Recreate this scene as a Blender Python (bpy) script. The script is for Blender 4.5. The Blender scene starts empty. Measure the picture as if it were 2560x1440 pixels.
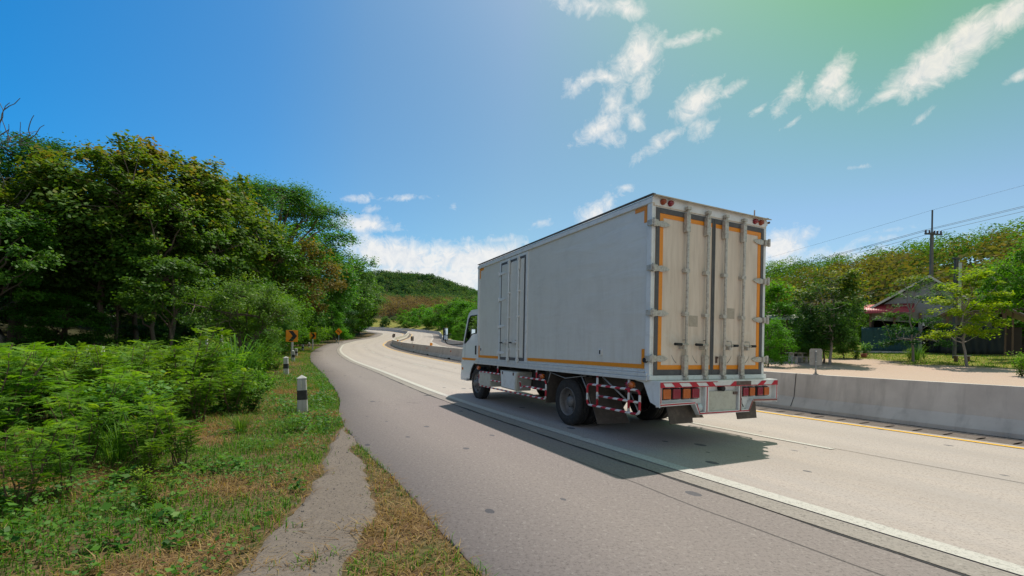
import bpy, bmesh, math, random
import numpy as np
from mathutils import Vector, Matrix
R = math.radians
S = bpy.context.scene
COL = S.collection

# ---------------------------------------------------------------- camera
CAM_H, FPX, CY, ROLL = 1.37, 1148.0, 871.0, 0.0187
cam_d = bpy.data.cameras.new("camera")
cam = bpy.data.objects.new("camera", cam_d); COL.objects.link(cam)
cam.location = (0, 0, CAM_H)
cam.rotation_mode = 'QUATERNION'
cam.rotation_quaternion = (Matrix.Rotation(R(90), 3, 'X') @ Matrix.Rotation(ROLL, 3, 'Z')).to_quaternion()
cam_d.sensor_width = 36; cam_d.lens = 36 * FPX / 2560
cam_d.shift_y = (CY - 720) / 2560
cam_d.clip_start = 0.05; cam_d.clip_end = 6000
S.camera = cam
def ray(u, v):
    x = (u - 1280) / FPX; z = -(v - CY) / FPX
    c, s = math.cos(ROLL), math.sin(ROLL)
    return (x * c - z * s, 1.0, x * s + z * c)
def px(u, v, Y):          # the world point seen at (u, v) that lies Y metres ahead
    d = ray(u, v); return (d[0] * Y, Y, CAM_H + d[2] * Y)

# ---------------------------------------------------------------- render look
S.view_settings.view_transform = 'Standard'; S.view_settings.look = 'None'
S.view_settings.exposure = 0.0; S.view_settings.gamma = 1.0
S.render.engine = 'CYCLES'
S.cycles.max_bounces = 6; S.cycles.diffuse_bounces = 3; S.cycles.transmission_bounces = 4
S.cycles.transparent_max_bounces = 6; S.cycles.use_denoising = True

# ---------------------------------------------------------------- sun and sky
SUN_AZ, SUN_EL = R(28), R(66)
sd = Vector((math.cos(SUN_EL) * math.sin(SUN_AZ), math.cos(SUN_EL) * math.cos(SUN_AZ), math.sin(SUN_EL)))
sun_l = bpy.data.lights.new("sun", 'SUN'); sun_l.energy = 4.8; sun_l.angle = R(0.53); sun_l.color = (1.0, 0.92, 0.84)
sun = bpy.data.objects.new("sun", sun_l); COL.objects.link(sun)
sun.rotation_mode = 'QUATERNION'; sun.rotation_quaternion = sd.to_track_quat('Z', 'Y'); sun.location = (0, 0, 50)

W = bpy.data.worlds.new("World"); S.world = W; W.use_nodes = True
nt = W.node_tree; nt.nodes.clear()
def N(tree, t, **k):
    n = tree.nodes.new(t)
    for a, b in k.items(): setattr(n, a, b)
    return n
def L(tree, a, b): tree.links.new(a, b)
def mathn(tree, op, a, b=None, clamp=False):
    n = tree.nodes.new('ShaderNodeMath'); n.operation = op; n.use_clamp = clamp
    for i, q in enumerate((a, b)):
        if q is None: continue
        if isinstance(q, (int, float)): n.inputs[i].default_value = q
        else: tree.links.new(q, n.inputs[i])
    return n.outputs[0]
def ramp(tree, fac, stops, interp='LINEAR'):
    n = tree.nodes.new('ShaderNodeValToRGB'); n.color_ramp.interpolation = interp
    e = n.color_ramp.elements
    while len(e) < len(stops): e.new(0.5)
    for i, (p, c) in enumerate(stops):
        e[i].position = p; e[i].color = (c[0], c[1], c[2], 1) if hasattr(c, '__len__') else (c, c, c, 1)
    if fac is not None: tree.links.new(fac, n.inputs[0])
    return n.outputs[0]
def mixc(tree, fac, a, b, blend='MIX'):
    n = tree.nodes.new('ShaderNodeMix'); n.data_type = 'RGBA'; n.blend_type = blend
    for i, q in ((0, fac), (6, a), (7, b)):
        if isinstance(q, (int, float)): n.inputs[i].default_value = q
        elif isinstance(q, tuple): n.inputs[i].default_value = (q[0], q[1], q[2], 1)
        else: tree.links.new(q, n.inputs[i])
    return n.outputs[2]

geo = N(nt, 'ShaderNodeTexCoord').outputs['Generated']
sky = N(nt, 'ShaderNodeTexSky', sky_type='NISHITA', sun_disc=False, sun_elevation=SUN_EL, sun_rotation=SUN_AZ)
sky.altitude = 200; sky.air_density = 1.0; sky.dust_density = 0.6; sky.ozone_density = 2.0
sep = N(nt, 'ShaderNodeSeparateXYZ'); L(nt, geo, sep.inputs[0])
# azimuth-dependent tint of the air: deep blue on the left, greenish veil high on the right
az = mathn(nt, 'ARCTAN2', sep.outputs[0], sep.outputs[1])
azf = mathn(nt, 'ADD', mathn(nt, 'MULTIPLY', az, 1 / (2 * math.pi)), 0.5, True)
tint = ramp(nt, azf, [(0.0, (.80, .88, .93)), (.25, (.60, .85, 1.0)), (.335, (.10, .68, 1.02)), (.366, (.11, .70, 1.04)), (.419, (.32, .76, .97)), (.45, (.54, .82, .87)), (.5, (.70, .87, .80)), (.58, (.72, .84, .82)), (.64, (.70, .80, .76)), (.75, (.85, .88, .90)), (1.0, (.80, .88, .93))])  # paler stops behind the camera are added, unseen fill for the truck
elf = ramp(nt, sep.outputs[2], [(0.25, 0.0), (0.60, 1.0)])
rgt = ramp(nt, azf, [(0.50, 0.0), (0.61, 1.0)])
gfac = mathn(nt, 'MULTIPLY', elf, rgt)
skyc = mixc(nt, 1.0, sky.outputs[0], tint, 'MULTIPLY')
skyc = mixc(nt, gfac, skyc, mixc(nt, 1.0, skyc, (.62, 1.12, 0.28), 'MULTIPLY'))
sdn = N(nt, 'ShaderNodeVectorMath', operation='DOT_PRODUCT'); L(nt, geo, sdn.inputs[0]); sdn.inputs[1].default_value = sd
glow = mathn(nt, 'POWER', mathn(nt, 'MAXIMUM', sdn.outputs['Value'], 0.0), 9.0)     # aureole round the sun
skyc = mixc(nt, mathn(nt, 'MINIMUM', glow, 1.0), skyc, mixc(nt, 1.0, skyc, (3.2, 2.0, 1.5), 'MULTIPLY'))
bg1 = N(nt, 'ShaderNodeBackground'); L(nt, skyc, bg1.inputs[0]); bg1.inputs[1].default_value = 0.15
# clouds: each one is a patch of sky directions broken up by fractal noise
def unit(u, v):
    d = Vector(ray(u, v)); return d.normalized()
CLOUDS = [  # u, v, half length, half width, tilt (deg), weight
 (1480,15,70,26,5,.85),(1560,20,55,22,15,.85),(1400,0,60,25,20,.5),
 (1600,140,66,44,-50,1.2),(1720,98,62,15,0,.85),(1605,205,22,45,10,.75),(1560,165,45,40,-45,.9),
 (1455,205,50,20,-30,.85),(1510,190,50,17,12,.8),(1432,215,20,20,0,.8),(1530,260,26,50,12,.85),(1500,320,75,28,-22,1.15),(1522,345,42,25,0,.85),(1585,302,28,24,0,.7),
 (1740,262,75,38,-32,1.2),(1825,228,45,16,-25,.8),(1665,345,70,17,-28,.85),(1745,310,30,32,20,.8),
 (1965,240,24,45,28,.85),(2000,210,20,12,0,.6),(1900,270,26,8,-30,.55),(1985,305,25,6,-25,.5),
 (2080,195,32,54,12,1.4),(2110,235,38,25,20,.85),(2130,255,25,12,0,.6),
 (2330,165,130,46,-34,1.7),(2420,100,130,42,-38,1.6),(2525,35,110,36,-42,1.5),(2225,235,65,15,-16,.9),(2280,200,80,28,-22,.95),
 (2550,190,35,10,-25,.7),(2300,298,12,26,25,.7),
 (895,497,32,11,-12,.8),(925,523,20,9,-15,.65),(905,560,70,22,0,1.2),(1010,495,50,7,-8,.45),(1135,518,12,8,0,.4),
 (1000,645,140,44,8,1.6),(1200,650,190,42,-2,1.5),(1090,700,180,46,8,1.7),(940,640,70,40,12,.9),(1250,600,60,10,-4,.65),(1355,560,30,13,-18,.6),(1490,530,50,26,-30,.9),(1565,470,20,7,-10,.45),
 (1950,620,75,36,-18,1.4),(2010,592,40,20,-35,.85),(1960,655,90,30,0,.9),(2080,640,130,24,2,.85),(2200,595,60,11,-4,.6),(2230,575,50,8,-3,.5),(2400,600,40,12,-20,.4),(2145,418,28,6,8,.4),
]
acc = None
for (u, v, a, b, t, w) in CLOUDS:
    c = unit(u, v); t = R(t)
    p1 = unit(u + a * math.cos(t), v + a * math.sin(t)) - c
    p2 = unit(u - b * math.sin(t), v + b * math.cos(t)) - c
    m1 = p1 / p1.length_squared; m2 = p2 / p2.length_squared
    ds = []
    for m in (m1, m2):
        n = N(nt, 'ShaderNodeVectorMath', operation='DOT_PRODUCT'); L(nt, geo, n.inputs[0]); n.inputs[1].default_value = m
        ds.append(mathn(nt, 'SUBTRACT', n.outputs['Value'], float(m.dot(c))))
    n = N(nt, 'ShaderNodeVectorMath', operation='DOT_PRODUCT'); L(nt, geo, n.inputs[0]); n.inputs[1].default_value = c
    far = mathn(nt, 'MULTIPLY', mathn(nt, 'SUBTRACT', 1.0, n.outputs['Value']), 3.0)
    cb = N(nt, 'ShaderNodeCombineXYZ'); L(nt, ds[0], cb.inputs[0]); L(nt, ds[1], cb.inputs[1]); L(nt, far, cb.inputs[2])
    ln = N(nt, 'ShaderNodeVectorMath', operation='LENGTH'); L(nt, cb.outputs[0], ln.inputs[0])
    f = mathn(nt, 'MULTIPLY', mathn(nt, 'SUBTRACT', 1.42, ln.outputs['Value']), 0.85 * w)
    acc = f if acc is None else mathn(nt, 'MAXIMUM', acc, f)
behind = mathn(nt, 'MULTIPLY', mathn(nt, 'SUBTRACT', mathn(nt, 'MULTIPLY', sep.outputs[1], -1.0), .25), 1.6)   # unseen cloud added behind the camera to light the truck's side and rear
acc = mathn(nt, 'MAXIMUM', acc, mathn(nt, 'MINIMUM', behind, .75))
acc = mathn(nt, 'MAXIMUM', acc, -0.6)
def noise(tree, vec, scale, detail=6, rough=.55, dist=0.0, out=0):
    n = tree.nodes.new('ShaderNodeTexNoise'); n.inputs['Scale'].default_value = scale; n.inputs['Detail'].default_value = detail
    n.inputs['Roughness'].default_value = rough; n.inputs['Distortion'].default_value = dist
    if vec is not None: tree.links.new(vec, n.inputs['Vector'])
    return n.outputs[out]
n1 = noise(nt, geo, 11, 10, .66, 0.8); n2 = noise(nt, geo, 42, 10, .70, 0.8)
nz = mathn(nt, 'ADD', mathn(nt, 'MULTIPLY', mathn(nt, 'SUBTRACT', n1, .5), 2.3), mathn(nt, 'MULTIPLY', mathn(nt, 'SUBTRACT', n2, .5), 1.7))
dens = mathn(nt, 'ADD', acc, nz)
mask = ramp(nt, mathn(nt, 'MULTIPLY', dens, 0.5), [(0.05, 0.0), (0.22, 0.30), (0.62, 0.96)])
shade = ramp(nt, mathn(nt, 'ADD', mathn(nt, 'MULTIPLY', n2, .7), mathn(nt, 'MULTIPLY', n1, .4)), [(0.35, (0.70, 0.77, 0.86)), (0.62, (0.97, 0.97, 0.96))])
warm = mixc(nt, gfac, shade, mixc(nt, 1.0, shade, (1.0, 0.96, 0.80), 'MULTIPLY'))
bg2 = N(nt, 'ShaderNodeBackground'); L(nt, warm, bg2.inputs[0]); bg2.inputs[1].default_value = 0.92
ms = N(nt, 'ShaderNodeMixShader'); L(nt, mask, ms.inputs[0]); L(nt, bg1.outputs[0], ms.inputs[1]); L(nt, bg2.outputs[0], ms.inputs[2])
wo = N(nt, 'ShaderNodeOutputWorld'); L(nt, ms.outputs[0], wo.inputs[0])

# ---------------------------------------------------------------- object helpers
def tag(o, label=None, cat=None, group=None, kind=None):
    if label: o['label'] = label
    if cat: o['category'] = cat
    if group: o['group'] = group
    if kind: o['kind'] = kind
    return o
def empty(name, loc=(0, 0, 0), rz=0, label=None, cat=None, group=None):
    o = bpy.data.objects.new(name, None); COL.objects.link(o); o.empty_display_size = .2
    o.location = loc; o.rotation_euler = (0, 0, rz)
    return tag(o, label, cat, group)
def np_mesh(name, V, F, attr=None, uv=None, smooth=False):
    V = np.asarray(V, np.float32); F = np.asarray(F, np.int32)
    me = bpy.data.meshes.new(name); k = F.shape[1]
    me.vertices.add(len(V)); me.vertices.foreach_set('co', V.ravel())
    me.loops.add(F.size); me.loops.foreach_set('vertex_index', F.ravel())
    me.polygons.add(len(F)); me.polygons.foreach_set('loop_start', np.arange(0, F.size, k, dtype=np.int32))
    me.polygons.foreach_set('loop_total', np.full(len(F), k, np.int32))
    if smooth: me.polygons.foreach_set('use_smooth', np.ones(len(F), bool))
    if attr is not None:
        for an, av in attr.items():
            av = np.asarray(av, np.float32)
            if av.ndim == 2:
                a = me.color_attributes.new(an, 'FLOAT_COLOR', 'POINT'); a.data.foreach_set('color', np.c_[av, np.ones(len(av))].astype(np.float32).ravel())
            else:
                a = me.attributes.new(an, 'FLOAT', 'POINT'); a.data.foreach_set('value', av)
    if uv is not None:
        l = me.uv_layers.new(name='uv'); l.data.foreach_set('uv', np.asarray(uv, np.float32)[F.ravel()].ravel())
    me.update(calc_edges=True); me.validate()
    return me
def mobj(name, me, mats, parent=None):
    o = bpy.data.objects.new(name, me); COL.objects.link(o)
    if mats is not None:
        for m in (mats if isinstance(mats, (list, tuple)) else [mats]): me.materials.append(m)
    if parent: o.parent = parent
    return o
class MB:
    """collects simple solids and links them as one mesh"""
    def __init__(s): s.v = []; s.f = []; s.m = []; s.mi = 0; s.sm = []
    def add(s, vs, fs, smooth=False):
        b = len(s.v); s.v += [tuple(v) for v in vs]
        for f in fs: s.f.append([b + i for i in f]); s.m.append(s.mi); s.sm.append(smooth)
        return s
    def box(s, x0, x1, y0, y1, z0, z1):
        vs = [(x, y, z) for z in (z0, z1) for y in (y0, y1) for x in (x0, x1)]
        return s.add(vs, [(0, 2, 3, 1), (4, 5, 7, 6), (0, 1, 5, 4), (2, 6, 7, 3), (0, 4, 6, 2), (1, 3, 7, 5)])
    def prism(s, poly, axis, a, b):
        """poly: 2D points; axis 'x': (y,z), 'y': (x,z), 'z': (x,y)"""
        def P(p, t): return (t, p[0], p[1]) if axis == 'x' else (p[0], t, p[1]) if axis == 'y' else (p[0], p[1], t)
        n = len(poly); vs = [P(p, a) for p in poly] + [P(p, b) for p in poly]
        fs = [list(range(n))[::-1], list(range(n, 2 * n))] + [(i, (i + 1) % n, n + (i + 1) % n, n + i) for i in range(n)]
        return s.add(vs, fs)
    def tube(s, path, r, n=10, closed=False, cap=True):
        path = [Vector(p) for p in path]; m = len(path)
        rs = r if hasattr(r, '__len__') else [r] * m
        rings = []; up = Vector((0.13, 0.21, 0.97))
        for i, p in enumerate(path):
            if closed: d = path[(i + 1) % m] - path[i - 1]
            else: d = path[min(i + 1, m - 1)] - path[max(i - 1, 0)]
            d.normalize(); a = d.cross(up)
            if a.length < .1: a = d.cross(Vector((1, 0, 0)))
            a.normalize(); b = d.cross(a); up = up
            rings.append([p + (a * math.cos(2 * math.pi * k / n) + b * math.sin(2 * math.pi * k / n)) * rs[i] for k in range(n)])
        vs = [q for rg in rings for q in rg]; fs = []
        for i in range(m if closed else m - 1):
            j = (i + 1) % m
            for k in range(n): fs.append((i * n + k, i * n + (k + 1) % n, j * n + (k + 1) % n, j * n + k))
        s.add(vs, fs, True)
        if cap and not closed:
            b = len(s.v) - m * n
            s.f.append([b + k for k in range(n)][::-1]); s.m.append(s.mi); s.sm.append(False)
            s.f.append([b + (m - 1) * n + k for k in range(n)]); s.m.append(s.mi); s.sm.append(False)
        return s
    def lathe(s, prof, c, axis='x', n=28):
        """prof: (offset along axis, radius) pairs revolved round the axis through c"""
        vs = []
        for (t, r) in prof:
            for k in range(n):
                a = 2 * math.pi * k / n; p = r * math.cos(a); q = r * math.sin(a)
                vs.append((c[0] + t, c[1] + p, c[2] + q) if axis == 'x' else (c[0] + p, c[1] + t, c[2] + q) if axis == 'y' else (c[0] + p, c[1] + q, c[2] + t))
        fs = []
        for i in range(len(prof) - 1):
            for k in range(n): fs.append((i * n + k, i * n + (k + 1) % n, (i + 1) * n + (k + 1) % n, (i + 1) * n + k))
        return s.add(vs, fs, True)
    def build(s, name, mats, parent=None, bevel=0, loc=None):
        me = bpy.data.meshes.new(name); me.from_pydata(s.v, [], s.f)
        me.polygons.foreach_set('material_index', s.m); me.polygons.foreach_set('use_smooth', s.sm)
        bm = bmesh.new(); bm.from_mesh(me); bmesh.ops.recalc_face_normals(bm, faces=bm.faces); bm.to_mesh(me); bm.free()
        o = mobj(name, me, mats, parent)
        if bevel:
            b = o.modifiers.new('bevel', 'BEVEL'); b.width = bevel; b.segments = 2; b.limit_method = 'ANGLE'; b.angle_limit = R(40)
        if loc: o.location = loc
        return o
def copy_tree(o, parent=None):
    c = o.copy(); COL.objects.link(c); c.parent = parent
    for ch in o.children: copy_tree(ch, c)
    return c

# ---------------------------------------------------------------- materials
def new_mat(name):
    m = bpy.data.materials.new(name); m.use_nodes = True; t = m.node_tree
    return m, t, t.nodes['Principled BSDF']
def coord(t, kind='Object'): return t.nodes.new('ShaderNodeTexCoord').outputs[kind]
def bump(t, h, strength, dist, p):
    b = t.nodes.new('ShaderNodeBump'); b.inputs['Strength'].default_value = strength; b.inputs['Distance'].default_value = dist
    L(t, h, b.inputs['Height']); L(t, b.outputs[0], p.inputs['Normal'])
def simple(name, c, rough=.5, metal=0.0, var=0.12, scale=3.0, dirt=None, dirt_amt=.3, spec=.5, coat=0.0):
    m, t, p = new_mat(name); o = coord(t)
    n = noise(t, o, scale, 6, .6)
    col = mixc(t, n, tuple(x * (1 - var) for x in c), tuple(min(1, x * (1 + var)) for x in c))
    if dirt:
        n2 = noise(t, o, scale * 2.3, 7, .7, .5)
        col = mixc(t, mathn(t, 'MULTIPLY', ramp(t, n2, [(0.48, 0.0), (0.75, 1.0)]), dirt_amt), col, dirt)
    L(t, col, p.inputs['Base Color']); p.inputs['Roughness'].default_value = rough; p.inputs['Metallic'].default_value = metal
    p.inputs['Specular IOR Level'].default_value = spec; p.inputs['Coat Weight'].default_value = coat
    return m
M = {}
def band_mat(name, c1, c2, period, width=.5):
    m, t, p = new_mat(name); s = N(t, 'ShaderNodeSeparateXYZ'); L(t, coord(t), s.inputs[0])
    q = mathn(t, 'ADD', mathn(t, 'ADD', s.outputs[1], s.outputs[2]), s.outputs[0])
    fr = mathn(t, 'FRACT', mathn(t, 'ADD', mathn(t, 'MULTIPLY', q, 1 / period), 20))
    k = mathn(t, 'GREATER_THAN', fr, width)
    col = mixc(t, k, c1, c2); n = noise(t, coord(t), 14, 5, .7)
    col = mixc(t, mathn(t, 'MULTIPLY', ramp(t, n, [(.5, 0), (.75, 1)]), .45), col, (.13, .08, .06))
    L(t, col, p.inputs['Base Color']); p.inputs['Roughness'].default_value = .5
    return m
RED = (.50, .012, .03); WHT = (.72, .71, .68)
M['panel'] = simple('truck_panel', (.70, .68, .63), .32, var=.05, scale=1.2, dirt=(.42, .40, .36), dirt_amt=.25, coat=.15)
M['white'] = simple('truck_white', (.72, .73, .72), .38, var=.05, dirt=(.36, .31, .25), dirt_amt=.4)
M['cab'] = simple('cab_paint', (.78, .80, .80), .25, var=.03, coat=.4)
M['alu'] = simple('rail_metal', (.66, .67, .66), .42, .15, dirt=(.30, .27, .23), dirt_amt=.35, scale=5)
M['orange'] = simple('orange_tape', (.80, .27, .012), .45, var=.1, dirt=(.42, .16, .03), dirt_amt=.4, scale=9)
M['red'] = simple('red_tape', RED, .4, var=.1, dirt=(.14, .03, .03), dirt_amt=.55, scale=9)
M['seal'] = simple('door_seal', (.085, .085, .09), .7, dirt=(.2, .19, .17), dirt_amt=.5)
M['black'] = simple('black_rubber', (.012, .012, .013), .7)
M['tyre'] = simple('tyre_rubber', (.022, .021, .021), .85, dirt=(.10, .085, .07), dirt_amt=.55, scale=8)
M['rim'] = simple('steel_rim', (.20, .19, .18), .6, .3, dirt=(.07, .05, .04), dirt_amt=.7, scale=9)
M['under'] = simple('chassis', (.030, .027, .025), .8, dirt=(.09, .07, .05), dirt_amt=.6)
M['flap'] = simple('mud_flap', (.085, .068, .055), .8, var=.25, dirt=(.20, .16, .12), dirt_amt=.5, scale=5)
M['cream'] = simple('cream_box', (.50, .49, .42), .5, dirt=(.25, .2, .14), dirt_amt=.5, scale=6)
M['guard'] = band_mat('guard_bands', RED, WHT, .23, .52)
M['amber'] = simple('amber_lens', (.50, .11, .01), .25, var=.3, scale=20, coat=.6)
M['lensred'] = simple('red_lens', (.26, .008, .025), .25, var=.3, scale=20, coat=.6)
M['clear'] = simple('clear_lens', (.55, .60, .62), .12, coat=.8)
M['rust'] = simple('rusty_metal', (.10, .06, .05), .7, dirt=(.30, .25, .2), dirt_amt=.6, scale=10)
M['rod'] = simple('lock_rod_metal', (.52, .49, .43), .45, .2, var=.2, dirt=(.13, .08, .05), dirt_amt=.85, scale=12)
m = M['panel']; t = m.node_tree; p = t.nodes['Principled BSDF']; mp = N(t, 'ShaderNodeMapping'); L(t, coord(t), mp.inputs[0]); mp.inputs['Scale'].default_value = (.6, .6, 3.2)
rip = noise(t, mp.outputs[0], 1.4, 5, .5, .6); bump(t, rip, .25, .05, p); p.inputs['Roughness'].default_value = .28
sz = N(t, 'ShaderNodeSeparateXYZ'); L(t, coord(t), sz.inputs[0]); mp2 = N(t, 'ShaderNodeMapping'); L(t, coord(t), mp2.inputs[0]); mp2.inputs['Scale'].default_value = (5, 5, .5)
stk = noise(t, mp2.outputs[0], 1.6, 7, .7); lk = p.inputs['Base Color'].links[0].from_socket
dusty = mathn(t, 'MULTIPLY', ramp(t, stk, [(.45, 0), (.7, .7)]), mathn(t, 'SUBTRACT', 1.15, mathn(t, 'MULTIPLY', mathn(t, 'SUBTRACT', sz.outputs[2], 1.0), .55), True))
L(t, mixc(t, mathn(t, 'MULTIPLY', dusty, .5), lk, (.50, .44, .36)), p.inputs['Base Color'])
# rear doors: grime streaks and a dustier lower part
m, t, p = new_mat('rear_door_paint'); o = coord(t)
s3 = N(t, 'ShaderNodeSeparateXYZ'); L(t, o, s3.inputs[0])
mp = N(t, 'ShaderNodeMapping'); L(t, o, mp.inputs[0]); mp.inputs['Scale'].default_value = (6, 6, .7)
st = noise(t, mp.outputs[0], 1.6, 7, .65, .3); bl = noise(t, o, 3.5, 8, .7, 1.2)
low = ramp(t, s3.outputs[2], [(0.0, 1.0), (0.999, 1.0)])
lowf = mathn(t, 'SUBTRACT', 1.0, mathn(t, 'MULTIPLY', mathn(t, 'SUBTRACT', s3.outputs[2], 1.1), 1.0), True)
col = mixc(t, mathn(t, 'MULTIPLY', ramp(t, st, [(.42, 0), (.7, 1)]), .55), (.72, .60, .49), (.47, .36, .27))
col = mixc(t, mathn(t, 'MULTIPLY', mathn(t, 'MULTIPLY', ramp(t, bl, [(.48, 0), (.6, 1)]), lowf), .6), col, (.72, .68, .62))
L(t, col, p.inputs['Base Color']); p.inputs['Roughness'].default_value = .45; M['rdoor'] = m
# tinted glass
m, t, p = new_mat('tinted_glass'); g1 = N(t, 'ShaderNodeBsdfGlossy'); g1.inputs['Roughness'].default_value = .03; g1.inputs[0].default_value = (.9, .95, 1, 1)
tr = N(t, 'ShaderNodeBsdfTransparent'); tr.inputs[0].default_value = (.34, .44, .42, 1)
fr = N(t, 'ShaderNodeFresnel'); fr.inputs[0].default_value = 1.5; mx = N(t, 'ShaderNodeMixShader')
L(t, fr.outputs[0], mx.inputs[0]); L(t, tr.outputs[0], mx.inputs[1]); L(t, g1.outputs[0], mx.inputs[2]); L(t, mx.outputs[0], t.nodes['Material Output'].inputs[0]); M['glass'] = m
m, t, p = new_mat('mirror_glass'); p.inputs['Base Color'].default_value = (.75, .8, .85, 1); p.inputs['Metallic'].default_value = 1; p.inputs['Roughness'].default_value = .05; M['mirror'] = m

def road_mat(name, ca, cb, grain, spot=.0, tracks=0.0, spec=.25, cracks=False):
    m, t, p = new_mat(name); o = coord(t); uv = N(t, 'ShaderNodeUVMap'); uv.uv_map = 'uv'
    su = N(t, 'ShaderNodeSeparateXYZ'); L(t, uv.outputs[0], su.inputs[0])
    big = noise(t, o, .35, 5, .6, .4)
    mp = N(t, 'ShaderNodeMapping'); L(t, uv.outputs[0], mp.inputs[0]); mp.inputs['Scale'].default_value = (2.2, .10, 1)
    lng = noise(t, mp.outputs[0], 1.5, 5, .6)
    col = mixc(t, mathn(t, 'ADD', mathn(t, 'MULTIPLY', big, .5), mathn(t, 'MULTIPLY', lng, .5)), ca, cb)
    gr = noise(t, o, grain, 4, .85); gr2 = noise(t, o, grain * .55, 5, .85)
    col = mixc(t, ramp(t, gr, [(.36, .55), (.49, 0), (.51, 0)]), col, (.05, .045, .04))
    col = mixc(t, ramp(t, gr2, [(.55, 0), (.72, .34)]), col, (.62, .58, .53))
    if tracks:
        q = mathn(t, 'ABSOLUTE', mathn(t, 'SUBTRACT', mathn(t, 'FRACT', mathn(t, 'MULTIPLY', su.outputs[0], 1 / 1.55)), .5))
        col = mixc(t, mathn(t, 'MULTIPLY', ramp(t, q, [(.1, 0), (.42, 1)]), mathn(t, 'MULTIPLY', lng, tracks)), col, tuple(x * .72 for x in cb))
    if spot:
        mp2 = N(t, 'ShaderNodeMapping'); L(t, uv.outputs[0], mp2.inputs[0]); mp2.inputs['Scale'].default_value = (1.7, 1.1, 1)
        vo = N(t, 'ShaderNodeTexVoronoi'); L(t, mp2.outputs[0], vo.inputs[0]); vo.inputs['Scale'].default_value = 2.4; vo.inputs['Randomness'].default_value = 1
        wob = noise(t, o, 9, 4, .7); vd = mathn(t, 'ADD', vo.outputs['Distance'], mathn(t, 'MULTIPLY', mathn(t, 'SUBTRACT', wob, .5), .07))
        vs_ = N(t, 'ShaderNodeSeparateXYZ'); L(t, vo.outputs['Color'], vs_.inputs[0])
        rad = mathn(t, 'MULTIPLY', mathn(t, 'POWER', vs_.outputs[0], 2.0), .30)
        k = mathn(t, 'MULTIPLY', mathn(t, 'LESS_THAN', vd, rad), mathn(t, 'GREATER_THAN', vs_.outputs[1], .70))
        col = mixc(t, mathn(t, 'MULTIPLY', k, spot), col, (.055, .06, .075))
    if cracks:
        vo = N(t, 'ShaderNodeTexVoronoi', feature='DISTANCE_TO_EDGE'); dn = noise(t, o, 2.0, 6, .7, 0, 1); dm = mixc(t, .25, o, dn)
        L(t, dm, vo.inputs[0]); vo.inputs['Scale'].default_value = .55
        ck = mathn(t, 'MULTIPLY', mathn(t, 'LESS_THAN', vo.outputs['Distance'], .006), mathn(t, 'GREATER_THAN', big, .60))
        col = mixc(t, mathn(t, 'MULTIPLY', ck, .4), col, (.05, .045, .045))
    if tracks:      # pinkish and grey streaks along the lanes
        mp3 = N(t, 'ShaderNodeMapping'); L(t, uv.outputs[0], mp3.inputs[0]); mp3.inputs['Scale'].default_value = (1.3, .16, 1)
        s1_ = noise(t, mp3.outputs[0], 2.6, 7, .7, .5); col = mixc(t, mathn(t, 'MULTIPLY', ramp(t, s1_, [(.42, 0), (.66, 1)]), .45), col, (.33, .30, .285))
    L(t, col, p.inputs['Base Color']); p.inputs['Roughness'].default_value = .85; p.inputs['Specular IOR Level'].default_value = spec
    bump(t, gr, .35, .004, p)
    return m
M['lane'] = road_mat('lane_concrete', (.45, .385, .345), (.365, .315, .28), 42, spot=.85, tracks=.5)
M['asphalt'] = road_mat('shoulder_asphalt', (.25, .212, .195), (.195, .166, .156), 36, spot=.7, cracks=True)
M['edge'] = road_mat('slab_edge', (.34, .30, .265), (.20, .18, .16), 36)
M['tar'] = road_mat('tar_joint', (.05, .05, .052), (.03, .03, .032), 40)
M['gutter'] = road_mat('gutter_concrete', (.155, .125, .105), (.10, .08, .07), 36)
M['wline'] = road_mat('white_line_paint', (.53, .505, .455), (.43, .41, .37), 46, spot=.35)
M['yline'] = road_mat('yellow_line_paint', (.80, .46, .035), (.66, .36, .04), 60)
M['hole'] = simple('dark_hole', (.006, .006, .006), 1.0, spec=0.0)
def stained(name, c, c2, streak=(9, 9, .6)):
    m, t, p = new_mat(name); o = coord(t)
    mp = N(t, 'ShaderNodeMapping'); L(t, o, mp.inputs[0]); mp.inputs['Scale'].default_value = streak
    st = noise(t, mp.outputs[0], 1.0, 7, .65); b = noise(t, o, 1.1, 6, .6)
    col = mixc(t, ramp(t, b, [(.35, 0), (.65, 1)]), c, c2); col = mixc(t, mathn(t, 'MULTIPLY', ramp(t, st, [(.5, 0), (.68, 1)]), .42), col, tuple(x * .55 for x in c2))
    g = noise(t, o, 60, 3, .7); bump(t, g, .3, .003, p)
    L(t, col, p.inputs['Base Color']); p.inputs['Roughness'].default_value = .85; return m
M['barrier'] = stained('barrier_concrete', (.60, .55, .49), (.46, .415, .37), (3.5, 3.5, .35))
M['postw'] = stained('post_concrete', (.47, .47, .46), (.31, .31, .305))
M['postb'] = simple('post_black_paint', (.02, .02, .022), .7, dirt=(.09, .09, .09), dirt_amt=.5)
M['signo'] = simple('sign_orange', (.78, .25, .008), .45, var=.06)
M['signk'] = simple('sign_black', (.015, .015, .018), .5)
M['galv'] = simple('galvanised', (.30, .29, .27), .55, .3, scale=8, dirt=(.14, .11, .09), dirt_amt=.5)
M['wood'] = simple('old_wood', (.15, .095, .06), .8, var=.3, scale=7, dirt=(.06, .04, .03), dirt_amt=.6)
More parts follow.
